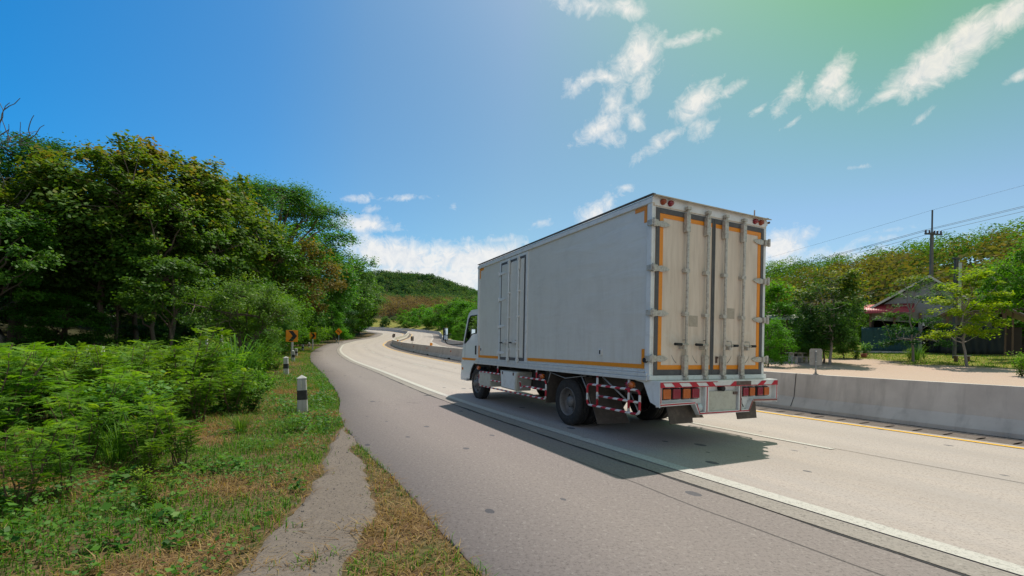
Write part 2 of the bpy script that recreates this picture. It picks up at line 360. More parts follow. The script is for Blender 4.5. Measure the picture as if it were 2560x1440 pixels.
# ---------------------------------------------------------------- the lie of the land
def table(xs, ys, sig):
    x = np.arange(-120, 1400, .5); y = np.interp(x, xs, ys); k = int(4 * sig / .5); w = np.exp(-.5 * (np.arange(-k, k + 1) * .5 / sig) ** 2); w /= w.sum()
    return x, np.convolve(np.pad(y, k, 'edge'), w, 'valid')
GX, GZ = table([-120, 12, 20, 30, 48, 62, 100, 125, 150, 200, 260, 400, 1400], [0, 0, .16, .34, .78, 1.12, 2.6, 3.75, 5.6, 8.8, 11.5, 16, 30], 2.5)
def g(y): return np.interp(y, GX, GZ)
SP = np.array([(30, -46), (16, -21), (6.5, -3.2), (3.21, 2.89), (1.95, 5.14), (-1.97, 12.72), (-6.39, 22.0), (-10.1, 29.3), (-15.0, 40.4), (-19.2, 51), (-25.9, 70), (-31.4, 93), (-35.6, 120), (-40.3, 145), (-52, 168), (-73, 186), (-110, 200), (-170, 208)], float)
tk = np.r_[0, np.cumsum(np.hypot(*np.diff(SP, axis=0).T))]
tt = np.arange(0, tk[-1], .25)
def smooth1(a, sig):
    k = int(4 * sig / .25); w = np.exp(-.5 * (np.arange(-k, k + 1) * .25 / sig) ** 2); w /= w.sum()
    pad = np.r_[2 * a[0] - a[k:0:-1], a, 2 * a[-1] - a[-2:-k - 2:-1]]; return np.convolve(pad, w, 'valid')
spx, spy = smooth1(np.interp(tt, tk, SP[:, 0]), 3.0), smooth1(np.interp(tt, tk, SP[:, 1]), 3.0)
tg = np.c_[np.gradient(spx), np.gradient(spy)]; tg /= np.linalg.norm(tg, axis=1)[:, None]
nr = np.c_[tg[:, 1], -tg[:, 0]]                       # to the right of the direction of travel
SS = np.r_[0, np.cumsum(np.hypot(np.diff(spx), np.diff(spy)))]
S0 = SS[np.argmin(np.hypot(spx - 1.95, spy - 5.14))]
SS = SS - S0                                          # s = 0 beside the truck's tail
def offs(x, y):
    """signed distance from the white edge line (right positive) and s along it"""
    x = np.atleast_1d(np.asarray(x, float)); y = np.atleast_1d(np.asarray(y, float)); sh = x.shape; x = x.ravel(); y = y.ravel()
    d = np.empty(len(x)); s = np.empty(len(x)); ax, ay = spx[::4], spy[::4]; an = nr[::4]; ass = SS[::4]; at_ = tg[::4]
    for i in range(0, len(x), 20000):
        X, Y = x[i:i + 20000, None], y[i:i + 20000, None]; q = (X - ax) ** 2 + (Y - ay) ** 2; j = q.argmin(1)
        vx, vy = X[:, 0] - ax[j], Y[:, 0] - ay[j]; dd = vx * an[j, 0] + vy * an[j, 1]; al = vx * at_[j, 0] + vy * at_[j, 1]
        far = np.abs(al) > 1.5; r = np.sqrt(q[np.arange(len(j)), j]); d[i:i + 20000] = np.where(far, np.sign(dd) * r, dd); s[i:i + 20000] = ass[j] + al
    return d.reshape(sh), s.reshape(sh)
rng = np.random.default_rng(7)
_tab = rng.random((256, 256))
def vnoise(x, y):
    xi, yi = np.floor(x).astype(int), np.floor(y).astype(int); fx, fy = x - xi, y - yi; fx = fx * fx * (3 - 2 * fx); fy = fy * fy * (3 - 2 * fy)
    t = lambda a, b: _tab[a % 256, b % 256]
    return (t(xi, yi) * (1 - fx) + t(xi + 1, yi) * fx) * (1 - fy) + (t(xi, yi + 1) * (1 - fx) + t(xi + 1, yi + 1) * fx) * fy
def sst(a, b, x): q = np.clip((x - a) / (b - a), 0, 1); return q * q * (3 - 2 * q)
SHW = 2.6
def shoulder_w(s): return 2.5 + .5 * sst(11.5, 4, s) + .07 * (vnoise(s * .6 + 9, s * 0 + 3) - .5) + .05 * (vnoise(s * 2.3, s * 0 + 8) - .5)
def H(x, y):
    x = np.asarray(x, float); y = np.asarray(y, float); d, s = offs(x, y); d = d.reshape(x.shape)
    z = g(y) - .07
    # left verge and forested slope
    l = -d - 2.7
    z = z + np.where(l > 0, .05 * sst(0, .3, l) - .25 * sst(1.5, 6, l) * sst(7, 14, y) + .17 * np.clip(l - 12, 0, 60) + .2 * np.clip(l - 5, 0, 25) * sst(60, 100, y) + .05 * (vnoise(x * 1.1, y * 1.1) - .5) * sst(.4, 1.5, l), 0)
    # right: level gravel, then lawn, then the long hillside
    r = d - 17.2
    z = z + np.where(r > 0, .055 * np.clip(r - 11, 0, 20) + .195 * np.clip(r - 52, 0, 135) * sst(30, 70, y + x) * sst(.1, .42, x / np.maximum(y, 20)) + .04 * sst(0, .3, r), 0)
    hill = 6 * (vnoise(x / 45, y / 45) - .5) * sst(60, 150, r)
    z = z + hill
    z = z + 10 * sst(228, 320, y) * (1 - sst(400, 520, x))
    z = z + 50 * np.exp(-(((x + 140) / 126) ** 2 + ((y - 560) / 150) ** 2)) + 12 * (vnoise(x / 110 + 3, y / 110) - .5) * sst(300, 480, y)
    # the bank beyond the outer barrier in the far bend
    z = z + 1.6 * sst(.5, 6, r) * sst(45, 80, y) * (1 - sst(40, 60, r))
    return z
def hz(x, y): return float(H(np.array([x]), np.array([y]))[0])

def axis(lo, hi, c, fine, grow):
    a = [c]; s = fine
    while a[-1] < hi: a.append(a[-1] + s); s = s * grow if a[-1] > c + 14 else s
    b = [c]; s = fine
    while b[-1] > lo: b.append(b[-1] - s); s = s * grow if b[-1] < c - 14 else s
    return np.array(b[::-1][:-1] + a)
gx_ = axis(-900, 1100, -1, .16, 1.045); gy_ = axis(-60, 1500, 8, .18, 1.032)
XX, YY = np.meshgrid(gx_, gy_); Z = H(XX, YY); DD, SD = offs(XX, YY)
gr_right = sst(17, 18, DD)
lawn = sst(.42, .62, vnoise(XX / 3.5, YY / 2.5) * .5 + .5 * sst(31, 41, DD) + .12 * (vnoise(XX * 1.3, YY * 1.3) - .5)) * gr_right
lawn = np.maximum(lawn, sst(42, 46, DD)); lawn = np.maximum(lawn, gr_right * sst(36, 50, YY))
gravel = gr_right * (1 - lawn)
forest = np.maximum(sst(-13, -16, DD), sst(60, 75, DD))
nv = len(gx_); idx = np.arange(XX.size).reshape(XX.shape)
F = np.stack([idx[:-1, :-1], idx[:-1, 1:], idx[1:, 1:], idx[1:, :-1]], -1).reshape(-1, 4)
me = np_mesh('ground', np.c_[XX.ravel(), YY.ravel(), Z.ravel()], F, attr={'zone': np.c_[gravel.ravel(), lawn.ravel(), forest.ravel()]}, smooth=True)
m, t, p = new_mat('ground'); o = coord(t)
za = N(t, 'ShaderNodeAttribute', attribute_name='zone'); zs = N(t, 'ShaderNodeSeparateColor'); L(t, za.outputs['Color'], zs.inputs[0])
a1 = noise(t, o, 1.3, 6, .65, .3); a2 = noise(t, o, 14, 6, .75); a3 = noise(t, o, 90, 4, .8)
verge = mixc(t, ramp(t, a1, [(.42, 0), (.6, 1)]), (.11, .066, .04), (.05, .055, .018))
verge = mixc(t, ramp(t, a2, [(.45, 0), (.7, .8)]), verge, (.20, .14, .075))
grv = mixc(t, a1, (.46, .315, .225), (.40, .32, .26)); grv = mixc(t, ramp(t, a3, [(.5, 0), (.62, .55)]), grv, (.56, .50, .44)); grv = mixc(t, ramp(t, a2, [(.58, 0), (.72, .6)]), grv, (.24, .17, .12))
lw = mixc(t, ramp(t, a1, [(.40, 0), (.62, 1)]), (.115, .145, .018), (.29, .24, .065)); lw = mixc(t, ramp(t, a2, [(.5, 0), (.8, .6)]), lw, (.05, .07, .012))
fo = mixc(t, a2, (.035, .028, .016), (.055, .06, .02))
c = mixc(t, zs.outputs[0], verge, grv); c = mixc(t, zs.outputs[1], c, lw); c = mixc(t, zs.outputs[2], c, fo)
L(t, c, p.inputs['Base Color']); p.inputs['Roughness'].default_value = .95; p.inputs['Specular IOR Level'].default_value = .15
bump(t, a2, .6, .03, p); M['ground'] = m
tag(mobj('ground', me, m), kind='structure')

# ---------------------------------------------------------------- road sheets that follow the curve
def along(s0, s1, dsn=.4):
    ss = [s0]
    while ss[-1] < s1: ss.append(ss[-1] + (dsn if ss[-1] < 60 else dsn * 2.5))
    ss[-1] = s1; return np.array(ss)
def at_sd(s, d):
    x = np.interp(s, SS, spx); y = np.interp(s, SS, spy); nx = np.interp(s, SS, nr[:, 0]); ny = np.interp(s, SS, nr[:, 1]); l = np.hypot(nx, ny)
    return x + nx / l * d, y + ny / l * d
def strip(name, d0, d1, lift, mat, s0=-50, s1=300, k=1, skirt=0, kind='structure', parent=None):
    ss = along(s0, s1); D0 = d0(ss) if callable(d0) else np.full(len(ss), d0); D1 = d1(ss) if callable(d1) else np.full(len(ss), d1)
    V = []; UV = []
    cols = [D0 + (D1 - D0) * i / k for i in range(k + 1)]
    if skirt: cols = [cols[0] - .01] + cols
    for j, dd in enumerate(cols):
        x, y = at_sd(ss, dd); z = g(y) + lift - (skirt if skirt and j == 0 else 0)
        V.append(np.c_[x, y, z]); UV.append(np.c_[dd, ss])
    n = len(ss); V = np.concatenate(V); UV = np.concatenate(UV); F = []
    for j in range(len(cols) - 1):
        a = np.arange(n - 1) + j * n; F.append(np.c_[a, a + n, a + n + 1, a + 1])
    return tag(mobj(name, np_mesh(name, V, np.concatenate(F), uv=UV), mat, parent), kind=kind)
strip('road_shoulder', lambda s: -shoulder_w(s), -.295, 0.0, M['asphalt'], k=2, skirt=.09)
strip('road_joint', lambda s: -.312 - .035 * (vnoise(s * 5, s * 0) - .4), lambda s: -.29 + .03 * (vnoise(s * 3, s * 0 + 5) - .5), .004, M['tar'])
strip('road_slab_edge', lambda s: -.29 + .03 * (vnoise(s * 3, s * 0 + 5) - .5) , -.02, .008, M['edge'])
strip('road', -.05, 6.15, 0.004, M['lane'], k=3)
strip('road_edge_line', 0.0, .19, .012, M['wline'])
strip('road_centre_joint', 3.105, 3.119, .008, M['gutter'])
for i in range(-4, 26):
    s = -.2 + i * 10.5 - 1.0
    if i != 0 and s > -20: strip('road_lane_dash', 2.97, 3.09, .012, M['wline'], s0=s + 1.2, s1=s + 4.3)
    elif i == 0: strip('road_lane_dash', 2.97, 3.09, .012, M['wline'], s0=DASH0 if 'DASH0' in globals() else .1, s1=3.3)
strip('road_yellow_line', 5.82, 5.94, .012, M['yline'])
strip('road_crack', lambda s: -.80 + .05 * (vnoise(s * 1.5, s * 0 + 2) - .5), lambda s: -.793 + .05 * (vnoise(s * 1.5, s * 0 + 2) - .5), .004, M['tar'], s0=-20, s1=1.2)
strip('road_dirt', lambda s: 6.88 + .10 * (vnoise(s * 1.7, s * 0 + 12) - .5), 7.14, -.008, M['tar'], s1=90)
# drainage gutter of slabs with open slots
strip('gutter', 6.15, 7.14, -.012, M['gutter'])
mb = MB()
for i in range(-30, 200):
    s = i * .44; x0, y0 = at_sd(np.array([s]), 6.30); x1, y1 = at_sd(np.array([s]), 6.74)
    a = np.array([x0[0], y0[0]]); b = np.array([x1[0], y1[0]]); dr = (b - a) / np.linalg.norm(b - a); pn = np.array([-dr[1], dr[0]]) * .022; z = float(g(a[1])) - .007; m1 = a + (b - a) * .3; m2 = a + (b - a) * .75
    mb.add([(a[0], a[1], z), (m1[0] - pn[0], m1[1] - pn[1], z), (m2[0] - pn[0], m2[1] - pn[1], z), (b[0], b[1], z), (m2[0] + pn[0], m2[1] + pn[1], z), (m1[0] + pn[0], m1[1] + pn[1], z)], [(0, 1, 2, 3, 4, 5)])
tag(mb.build('gutter_slots', M['hole']), kind='structure')
strip('opposite_gutter', 7.68, 8.4, -.012, M['gutter'])
strip('opposite_road', 8.4, 14.9, .004, M['lane'], k=3)
strip('opposite_yellow_line', 8.6, 8.72, .012, M['yline'])
strip('opposite_edge_line', 14.6, 14.76, .012, M['wline'])
for i in range(-2, 26): strip('opposite_lane_dash', 11.5, 11.62, .012, M['wline'], s0=i * 10.5, s1=i * 10.5 + 3)
strip('opposite_shoulder', 14.9, 17.0, 0.0, M['asphalt'], k=2)

def profile_run(prof, s0, s1, step=1.0):
    ss = along(s0, s1, .5); V = []; n = len(prof)
    for (d, z) in prof:
        x, y = at_sd(ss, np.full(len(ss), d)); V.append(np.c_[x, y, g(y) + z])
    V = np.stack(V, 1).reshape(-1, 3); F = []
    for k in range(n - 1):
        a = np.arange(len(ss) - 1) * n + k; F.append(np.c_[a, a + n, a + n + 1, a + 1])
    F = np.concatenate(F).tolist(); F += [list(range(n)), [(len(ss) - 1) * n + k for k in range(n)][::-1]]
    mb = MB(); mb.add(V.tolist(), F); return mb
BP = lambda d, h: [(d, -.1), (d, .07), (d + .13, .30), (d + .20, h), (d + .40, h), (d + .47, .30), (d + .60, .07), (d + .60, -.1)]
bar = profile_run(BP(7.12, .87), -46, 300).build('concrete_barrier', M['barrier'])
tag(bar, 'long grey concrete barrier running along the middle of the road behind the truck', 'road barrier')
# casting joints and drain mouths of the barrier
mb = MB()
def sd_pt(s, d, z): x, y = at_sd(np.array([s]), np.array([d])); return (float(x[0]), float(y[0]), float(g(y[0])) + z)
for s in (-1.5, 3.2, 9.2, 15.2, 21.2, 27.2, 33.2, 39.2):
    mb = MB(); mb.add([sd_pt(s, 7.116, .07), sd_pt(s + .02, 7.116, .07), sd_pt(s + .02, 7.246, .30), sd_pt(s, 7.246, .30), sd_pt(s + .02, 7.316, .872), sd_pt(s, 7.316, .872), sd_pt(s + .02, 7.52, .874), sd_pt(s, 7.52, .874)], [(0, 1, 2, 3), (3, 2, 4, 5), (5, 4, 6, 7)]); mb.build('casting_joint', M['tar'], bar)
for s in (22, 30, 38, 45, 55):
    mb = MB(); a = sd_pt(s, 6.99, .62); mb.tube([sd_pt(s, 7.25, .66), sd_pt(s, 7.27, .56)], .045, 8); r_ = mb.build('reflector', M['amber'], bar)
for s in (30, 37, 44):
    mb = MB(); mb.box(-.28, .28, -.05, .05, 0, .09); r_ = mb.build('drain_mouth', M['black'], bar); r_.location = sd_pt(s, 7.14, .02); q = sd_pt(s + 1, 7.14, .02); r_.rotation_euler[2] = math.atan2(q[1] - r_.location[1], q[0] - r_.location[0])
ob = profile_run(BP(16.9, .85), 34, 300).build('concrete_barrier', M['barrier'])
tag(ob, 'outer concrete barrier curving round the far bend below the green bank', 'road barrier')

# dirt path that leaves the shoulder, towards the camera
PL = [(-2.88, 7.79), (-2.37, 6.0), (-2.01, 4.87), (-1.84, 4.2), (-1.71, 3.54), (-1.64, 3.05), (-1.62, 2.7), (-1.7, 1.0), (-1.9, -3)]
PR = [(-2.70, 7.56), (-2.02, 6.03), (-1.63, 5.29), (-1.40, 4.69), (-1.22, 4.14), (-1.06, 3.80), (-1.0, 3.46), (-.97, 3.01), (-.95, 2.73), (-.8, 1.2), (-.2, -3)]
ys = np.linspace(-3, 7.75, 180)
xl = np.interp(ys, [q[1] for q in PL][::-1], [q[0] for q in PL][::-1]) + .10 * (vnoise(ys * 2.2, ys * 0 + 1) - .5) + .05 * (vnoise(ys * 8, ys * 0 + 2) - .5)
xr = np.interp(ys, [q[1] for q in PR][::-1], [q[0] for q in PR][::-1]) + .16 * (vnoise(ys * 2.6, ys * 0 + 4) - .5) + .06 * (vnoise(ys * 9, ys * 0 + 5) - .5)
xr = np.maximum(xr, xl + .02)
nc = 24; X = xl[:, None] + (xr - xl)[:, None] * np.linspace(0, 1, nc)[None]; Y = np.repeat(ys[:, None], nc, 1)
edge = np.minimum(np.linspace(0, 1, nc), 1 - np.linspace(0, 1, nc))[None] * (xr - xl)[:, None]
Zp = H(X, Y) + .022 - .024 * (1 - sst(0, .05, edge)) + .006 * (vnoise(X * 14, Y * 14) - .5)
ii = np.arange(X.size).reshape(X.shape); F = np.stack([ii[:-1, :-1], ii[:-1, 1:], ii[1:, 1:], ii[1:, :-1]], -1).reshape(-1, 4)
m, t, p = new_mat('path_dirt'); o = coord(t); a1 = noise(t, o, 2, 5, .6); a2 = noise(t, o, 45, 5, .8); a3 = noise(t, o, 12, 6, .7)
c = mixc(t, a1, (.18, .145, .118), (.13, .105, .088)); c = mixc(t, ramp(t, a2, [(.38, .8), (.5, 0)]), c, (.07, .055, .045)); c = mixc(t, ramp(t, a3, [(.55, 0), (.75, .4)]), c, (.27, .225, .19))
L(t, c, p.inputs['Base Color']); p.inputs['Roughness'].default_value = .95; bump(t, a2, .7, .012, p)
tag(mobj('path', np_mesh('path', np.c_[X.ravel(), Y.ravel(), Zp.ravel()], F, smooth=True), m), kind='structure')
PATHX = (ys, xl, xr)
# ---------------------------------------------------------------- the box truck
T = empty('delivery_truck', (1.904, 6.326, .006), .4619, 'white medium box truck with closed rear doors driving away in the near lane', 'truck')
BL, BW, ZB, ZT = 6.30, 2.40, 1.06, 3.44
def part(mb, name, mat, parent=T, bevel=0): return mb.build(name, mat, parent, bevel)
M['dimred'] = simple('faded_red_lens', (.30, .055, .02), .3, var=.3, scale=20)
# cargo box
mb = MB(); mb.box(.01, BW - .01, .03, BL, ZB - .06, ZT)
box_ = part(mb, 'cargo_box', M['panel'], bevel=.004)
for (y0, y1) in ((0, .09), (BL - .06, BL + .02)):
    for (x0, x1) in ((-.012, .03), (BW - .03, BW + .012)): mb = MB(); mb.box(x0, x1, y0, y1, ZB - .06, ZT + .01); part(mb, 'corner_post', M['white'], box_, .006)
mb = MB()                                   # roof cap with its rolled edge
mb.prism([(-.022, 3.41), (-.022, 3.475), (.02, 3.515), (BW - .02, 3.515), (BW + .022, 3.475), (BW + .022, 3.41), (BW - .03, 3.41), (BW - .03, 3.38), (.03, 3.38), (.03, 3.41)], 'y', -.012, BL + .03)
part(mb, 'roof_cap', M['white'], box_, .004)
for x in (-.03, BW - .02): mb = MB(); mb.box(x, x + .05, -.03, BL + .02, 3.518, 3.532); part(mb, 'roof_gasket', M['seal'], box_)
mb = MB(); mb.prism([(-.075, 3.490), (-.075, 3.505), (.02, 3.540), (.05, 3.540), (.05, 3.525)], 'x', -.01, BW + .03)
part(mb, 'roof_lip', simple('lip_paint', (.50, .43, .33), .6, dirt=(.12, .07, .04), dirt_amt=.8, scale=10), box_)
mb = MB(); mb.box(-.035, BW + .035, .03, BL + .06, ZB - .055, ZB + .0); mb.box(-.045, BW + .045, .02, BL + .07, ZB - .11, ZB - .058); mb.box(-.025, BW + .025, .10, BL, ZB + .003, ZB + .028)
part(mb, 'side_rail', M['alu'], box_, .006)
def tape(segs, name='reflective_tape', mat='orange', parent=None, x=-.006):
    mb = MB()
    for (y0, y1, z0, z1) in segs: mb.box(x, x + .006, y0, y1, z0, z1)
    return part(mb, name, M[mat], parent or box_)
mb = MB()
for z in (1.095, 3.405):
    for k in range(60):
        y = .16 + k * .104
        if 3.56 < y < 5.03: continue
        mb.box(.004, .0105, y - .006, y + .006, z - .006, z + .006)
tag(part(mb, 'rivets', M['alu'], box_), kind='stuff')
tape([(.12, 3.56, 1.115, 1.175)], x=.003); tape([(.12, .175, 1.177, 1.39)], x=.003)
tape([(5.02, 6.22, 1.115, 1.175), (6.17, 6.22, 1.177, 1.42)], x=.003)
tape([(.12, .36, 3.345, 3.40), (.12, .17, 3.17, 3.343)], x=.003)
tape([(5.98, 6.22, 3.345, 3.40), (6.17, 6.22, 3.15, 3.343)], x=.003)
for (y, z) in ((1.11, 1.33), (6.04, 1.32)):
    mb = MB(); mb.box(-.006, .012, y - .035, y + .035, z - .05, z + .05); mb.mi = 1; mb.box(-.02, -.007, y - .008, y + .008, z - .03, z + .035); part(mb, 'latch', [M['white'], M['black']], box_)

# side door
mb = MB(); mb.box(-.006, .012, 3.60, 4.99, 1.07, 3.40)
sdoor = part(mb, 'side_door', M['white'], bevel=.004)
mb = MB(); x0, x1 = -.013, -.0065
mb.box(x0, x1, 3.68, 3.73, 1.10, 3.335); mb.box(x0, x1, 4.85, 4.885, 1.10, 3.335); mb.box(x0, x1, 3.731, 4.849, 3.285, 3.335); mb.box(x0, x1, 3.731, 4.849, 1.10, 1.165)
part(mb, 'door_seal', M['seal'], sdoor)
mb = MB(); mb.box(-.018, -.007, 3.745, 4.835, 1.18, 3.27); part(mb, 'door_leaf', M['panel'], sdoor, .004)
for y in (3.93, 4.40):
    mb = MB(); mb.tube([(-.05, y, 1.05), (-.05, y, 3.36)], .016, 10)
    for z in (1.12, 1.35, 2.05, 2.6, 3.28): mb.box(-.075, -.018, y - .03, y + .03, z - .02, z + .02)
    mb.box(-.070, -.03, y - .028, y + .028, 3.05, 3.33); mb.box(-.070, -.03, y - .028, y + .028, 1.08, 1.36)
    part(mb, 'lock_rod', M['white'], sdoor, .004)
    mb = MB(); mb.tube([(-.07, y, 1.50), (-.08, y + .10, 1.50), (-.075, y + .26, 1.49)], .012, 8); mb.box(-.08, -.02, y + .12, y + .15, 1.46, 1.55); mb.mi = 1; mb.box(-.095, -.065, y + .2, y + .33, 1.475, 1.505)
    part(mb, 'door_handle', [M['alu'], M['black']], sdoor)
for z in (3.09, 2.49, 1.87, 1.26):
    mb = MB(); mb.prism([(4.97, z - .035), (4.97, z + .035), (4.72, z + .028), (4.60, z), (4.72, z - .028)], 'x', -.032, -.0185); mb.tube([(-.035, 4.95, z - .05), (-.035, 4.95, z + .05)], .017, 8)
    part(mb, 'hinge', M['white'], sdoor, .003)

# rear frame and the two rear doors (rear faces at y = 0)
mb = MB()
mb.box(0.031, .055, 0, .05, 1.0, 3.38); mb.box(BW - .055, BW - .031, 0, .05, 1.0, 3.38)
mb.box(.056, BW - .056, 0, .05, 3.361, 3.45); mb.box(-.03, BW + .03, -.03, .029, .96, 1.025)
part(mb, 'rear_frame', M['white'], box_, .004)
mb = MB(); mb.box(0.0, BW, -.006, .03, 3.37, 3.489); part(mb, 'rear_header', simple('header_paint', (.62, .53, .42), .5, dirt=(.22, .14, .09), dirt_amt=.7, scale=7), box_, .004)
E1 = dict(seal=(-.008, -.001), tape=(-.006, -.0005))
for side in (0, 1):
    fx = (lambda x: x) if side == 0 else (lambda x: BW - x)
    def bx(mb, xa, xb, y0, y1, z0, z1): a, b = sorted((fx(xa), fx(xb))); mb.box(a, b, y0, y1, z0, z1)
    mb = MB(); bx(mb, .058, 1.199, .0, .045, 1.03, 3.358); door = part(mb, 'rear_door', M['rdoor'], bevel=.003)
    mb = MB(); y0, y1 = -.012, -.001
    bx(mb, .06, .125, y0, y1, 1.03, 3.355); bx(mb, 1.168, 1.196, y0 - .002, y1, 1.03, 3.355); bx(mb, .126, 1.167, y0, y1, 3.285, 3.355); bx(mb, .126, 1.167, y0, y1, 1.03, 1.105)
    part(mb, 'door_seal', M['seal'], door, .003)
    mb = MB(); y0, y1 = -.005, -.001
    bx(mb, .127, .195, y0, y1, 1.107, 3.283); bx(mb, .196, 1.165, y0, y1, 3.225, 3.283); bx(mb, .196, 1.165, y0, y1, 1.107, 1.170)
    part(mb, 'reflective_tape', M['orange'], door)
    for k, x in enumerate((.62, 1.03) if side == 0 else (.58, .99)):
        X = fx(x); mb = MB(); mb.tube([(X, -.055, .99), (X, -.055, 3.40)], .021, 12)
        for (z0, z1) in ((3.07, 3.34), (1.02, 1.31)): mb.box(X - .045, X + .030, -.075, -.013, z0, z1)
        for z in (2.52, 1.90): mb.box(X - .055, X + .035, -.072, -.001, z - .028, z + .028)
        mb.box(X - .035, X + .035, -.08, -.02, 3.385, 3.43); mb.box(X - .03, X + .03, -.085, -.03, .965, 1.005)
        for z in (1.04, 3.33, 1.3): mb.tube([(X, -.055, z - .012), (X, -.055, z + .012)], .034, 12)
        part(mb, 'lock_rod', M['rod'], door, .004)
        mb = MB(); sg = -1 if side == 0 else 1
        mb.tube([(X, -.085, 1.465), (X + sg * .10, -.10, 1.465), (X + sg * .15, -.095, 1.465)], .016, 8); mb.box(X + sg * .07 - .02, X + sg * .07 + .02, -.11, -.001, 1.40, 1.45)
        mb.tube([(X + sg * .08, -.07, 1.40), (X + sg * .09, -.12, 1.45), (X + sg * .075, -.11, 1.53), (X + sg * .06, -.05, 1.53)], .009, 6)
        mb.mi = 1; mb.tube([(X + sg * .13, -.096, 1.465), (X + sg * .255, -.09, 1.468)], .020, 8)
        part(mb, 'door_handle', [M['rod'], M['black']], door)
    for z in (3.13, 2.51, 1.89, 1.26):
        mb = MB(); sg = 1 if side == 0 else -1
        mb.box(*sorted((fx(-.03), fx(.07))), -.045, -.013, z - .045, z + .045)
        mb.tube([(fx(-.012), -.05, z - .06), (fx(-.012), -.05, z + .06)], .022, 10)
        pts = [(.07, .032), (.16, .045), (.25, .030), (.31, .004)]; pl = [(fx(a), z + b) for a, b in pts] + [(fx(a), z - b) for a, b in pts[::-1]]
        mb.prism(pl, 'y', -.026, -.0125); mb.box(*sorted((fx(-.05), fx(-.031))), -.05, .05, z - .04, z + .04)
        part(mb, 'hinge', M['rod'], door, .004)
    mb = MB()
    if side == 0: mb.box(.72, .90, -.003, -.0005, 1.73, 1.89)
    else: mb.box(1.53, 1.69, -.003, -.0005, 1.88, 2.04)
    part(mb, 'sticker_residue', simple('residue', (.40, .34, .27), .6, var=.25, scale=14, dirt=(.62, .56, .48), dirt_amt=.5), door)
    for x, c in ((.16, 'lensred'), (.30, 'lensred')):
        mb = MB(); mb.lathe([(-.004, .0), (-.004, .042), (-.03, .042), (-.065, .03), (-.072, 0)], (fx(x), 0, 3.437), 'y', 16); part(mb, 'marker_light', M['dimred' if (x < .2) else c] , T)
    mb = MB(); X = fx(1.10); mb.box(X - .012, X + .012, -.02, -.001, 1.20, 1.30); mb.tube([(X, -.03, 1.27), (X, -.03, 1.30)], .014, 6); part(mb, 'door_hook', M['rust'], door)
# curved scratches left by the swinging handles
for (cx, sg) in ((.62, -1), (1.03, -1), (1.41, 1), (1.82, 1)):
    mb = MB(); pts = [(cx + sg * .26 * math.cos(a), -.002, 1.465 - .30 * math.sin(a)) for a in [R(30 + 6 * k) for k in range(6)]]
    for a, b in zip(pts, pts[1:]): mb.add([a, b, (b[0], b[1], b[2] - .012), (a[0], a[1], a[2] - .012)], [(0, 1, 2, 3)])
    part(mb, 'scratch', M['seal'], box_)
# door stop rubbers on the corner
mb = MB(); mb.tube([(-.055, .06, 1.235), (.0, .06, 1.235)], .035, 14); part(mb, 'door_buffer', M['black'], box_)
# rods beyond the far roof corner
mb = MB()
for (y, z0, z1) in ((.25, 3.05, 3.74), (.42, 3.30, 3.62), (.9, 3.45, 3.72)): mb.tube([(BW + .06, y, z0), (BW + .06, y, z1)], .011, 6)
mb.tube([(BW + .06, -.02, 3.47), (BW + .06, 1.0, 3.47)], .018, 6); mb.box(BW + .05, BW + .085, .28, .33, 3.2, 3.66)
part(mb, 'roof_rack_post', M['rust'])

# rear bumper housing with the lamps
YR = -.20
mb = MB()
mb.box(.0, 2.46, YR, -.034, .93, .958)                                  # top shelf
mb.prism([(-.0335, .95), (-.0335, .955), (.28, .955), (.28, .94), (.12, .92), (-.02, .66), (YR, .60), (YR, .95)], 'x', -.004, .008)      # left cheek
mb.prism([(-.0335, .95), (.28, .955), (.28, .94), (.12, .92), (-.02, .66), (YR, .60), (YR, .95)], 'x', 2.452, 2.464)
mb.prism([(.008, .60), (.66, .615), (.76, .47), (1.80, .47), (1.90, .62), (2.452, .60), (2.452, .93), (.008, .93)], 'y', YR + .07, YR + .085)   # back plate
for x in (.86, .90, 1.57, 1.61): mb.box(x, x + .012, YR + .004, YR + .07, .49, .90)
bump_ = part(mb, 'rear_bumper', M['white'], bevel=.003)
mb = MB()                                                               # folded lower frame
fr_ = [(.0, .62), (.66, .63), (.745, .475), (1.81, .475), (1.895, .63), (2.46, .62)]
for a, b in zip(fr_, fr_[1:]):
    dx, dz = b[0] - a[0], b[1] - a[1]; l = math.hypot(dx, dz); nx, nz = -dz / l * .036, dx / l * .036
    mb.prism([a, b, (b[0] + nx, b[1] + nz), (a[0] + nx, a[1] + nz)], 'y', YR, YR + .069)
mb.box(.0, .035, YR, YR + .069, .62, .93); mb.box(2.425, 2.46, YR, YR + .069, .62, .93); mb.box(.86, .93, YR, YR + .003, .50, .875); mb.box(1.565, 1.63, YR, YR + .003, .50, .875)
mb.box(.0, 2.46, YR, YR + .069, .872, .929)
part(mb, 'bumper_frame', M['white'], bump_)
mb = MB()
for a, b in zip(fr_, fr_[1:]):
    if a[0] > 1.5: continue
    dx, dz = b[0] - a[0], b[1] - a[1]; l = math.hypot(dx, dz); nx, nz = -dz / l, dx / l; s, e = (.010, .026)
    mb.prism([(a[0] + nx * s + .01, a[1] + nz * s), (b[0] + nx * s, b[1] + nz * s), (b[0] + nx * e, b[1] + nz * e), (a[0] + nx * e + .01, a[1] + nz * e)], 'y', YR - .003, YR - .0005)
part(mb, 'red_striping', M['red'], bump_)
for (xa, xb) in ((.010, .024), (2.437, 2.450)): mb = MB(); mb.box(xa, xb, YR - .003, YR - .0005, .66, .868); part(mb, 'red_striping', M['red'], bump_)
mb = MB(); mb.box(.885, .903, YR - .003, YR - .0005, .51, .865); part(mb, 'red_striping', M['red'], bump_)
mb = MB()
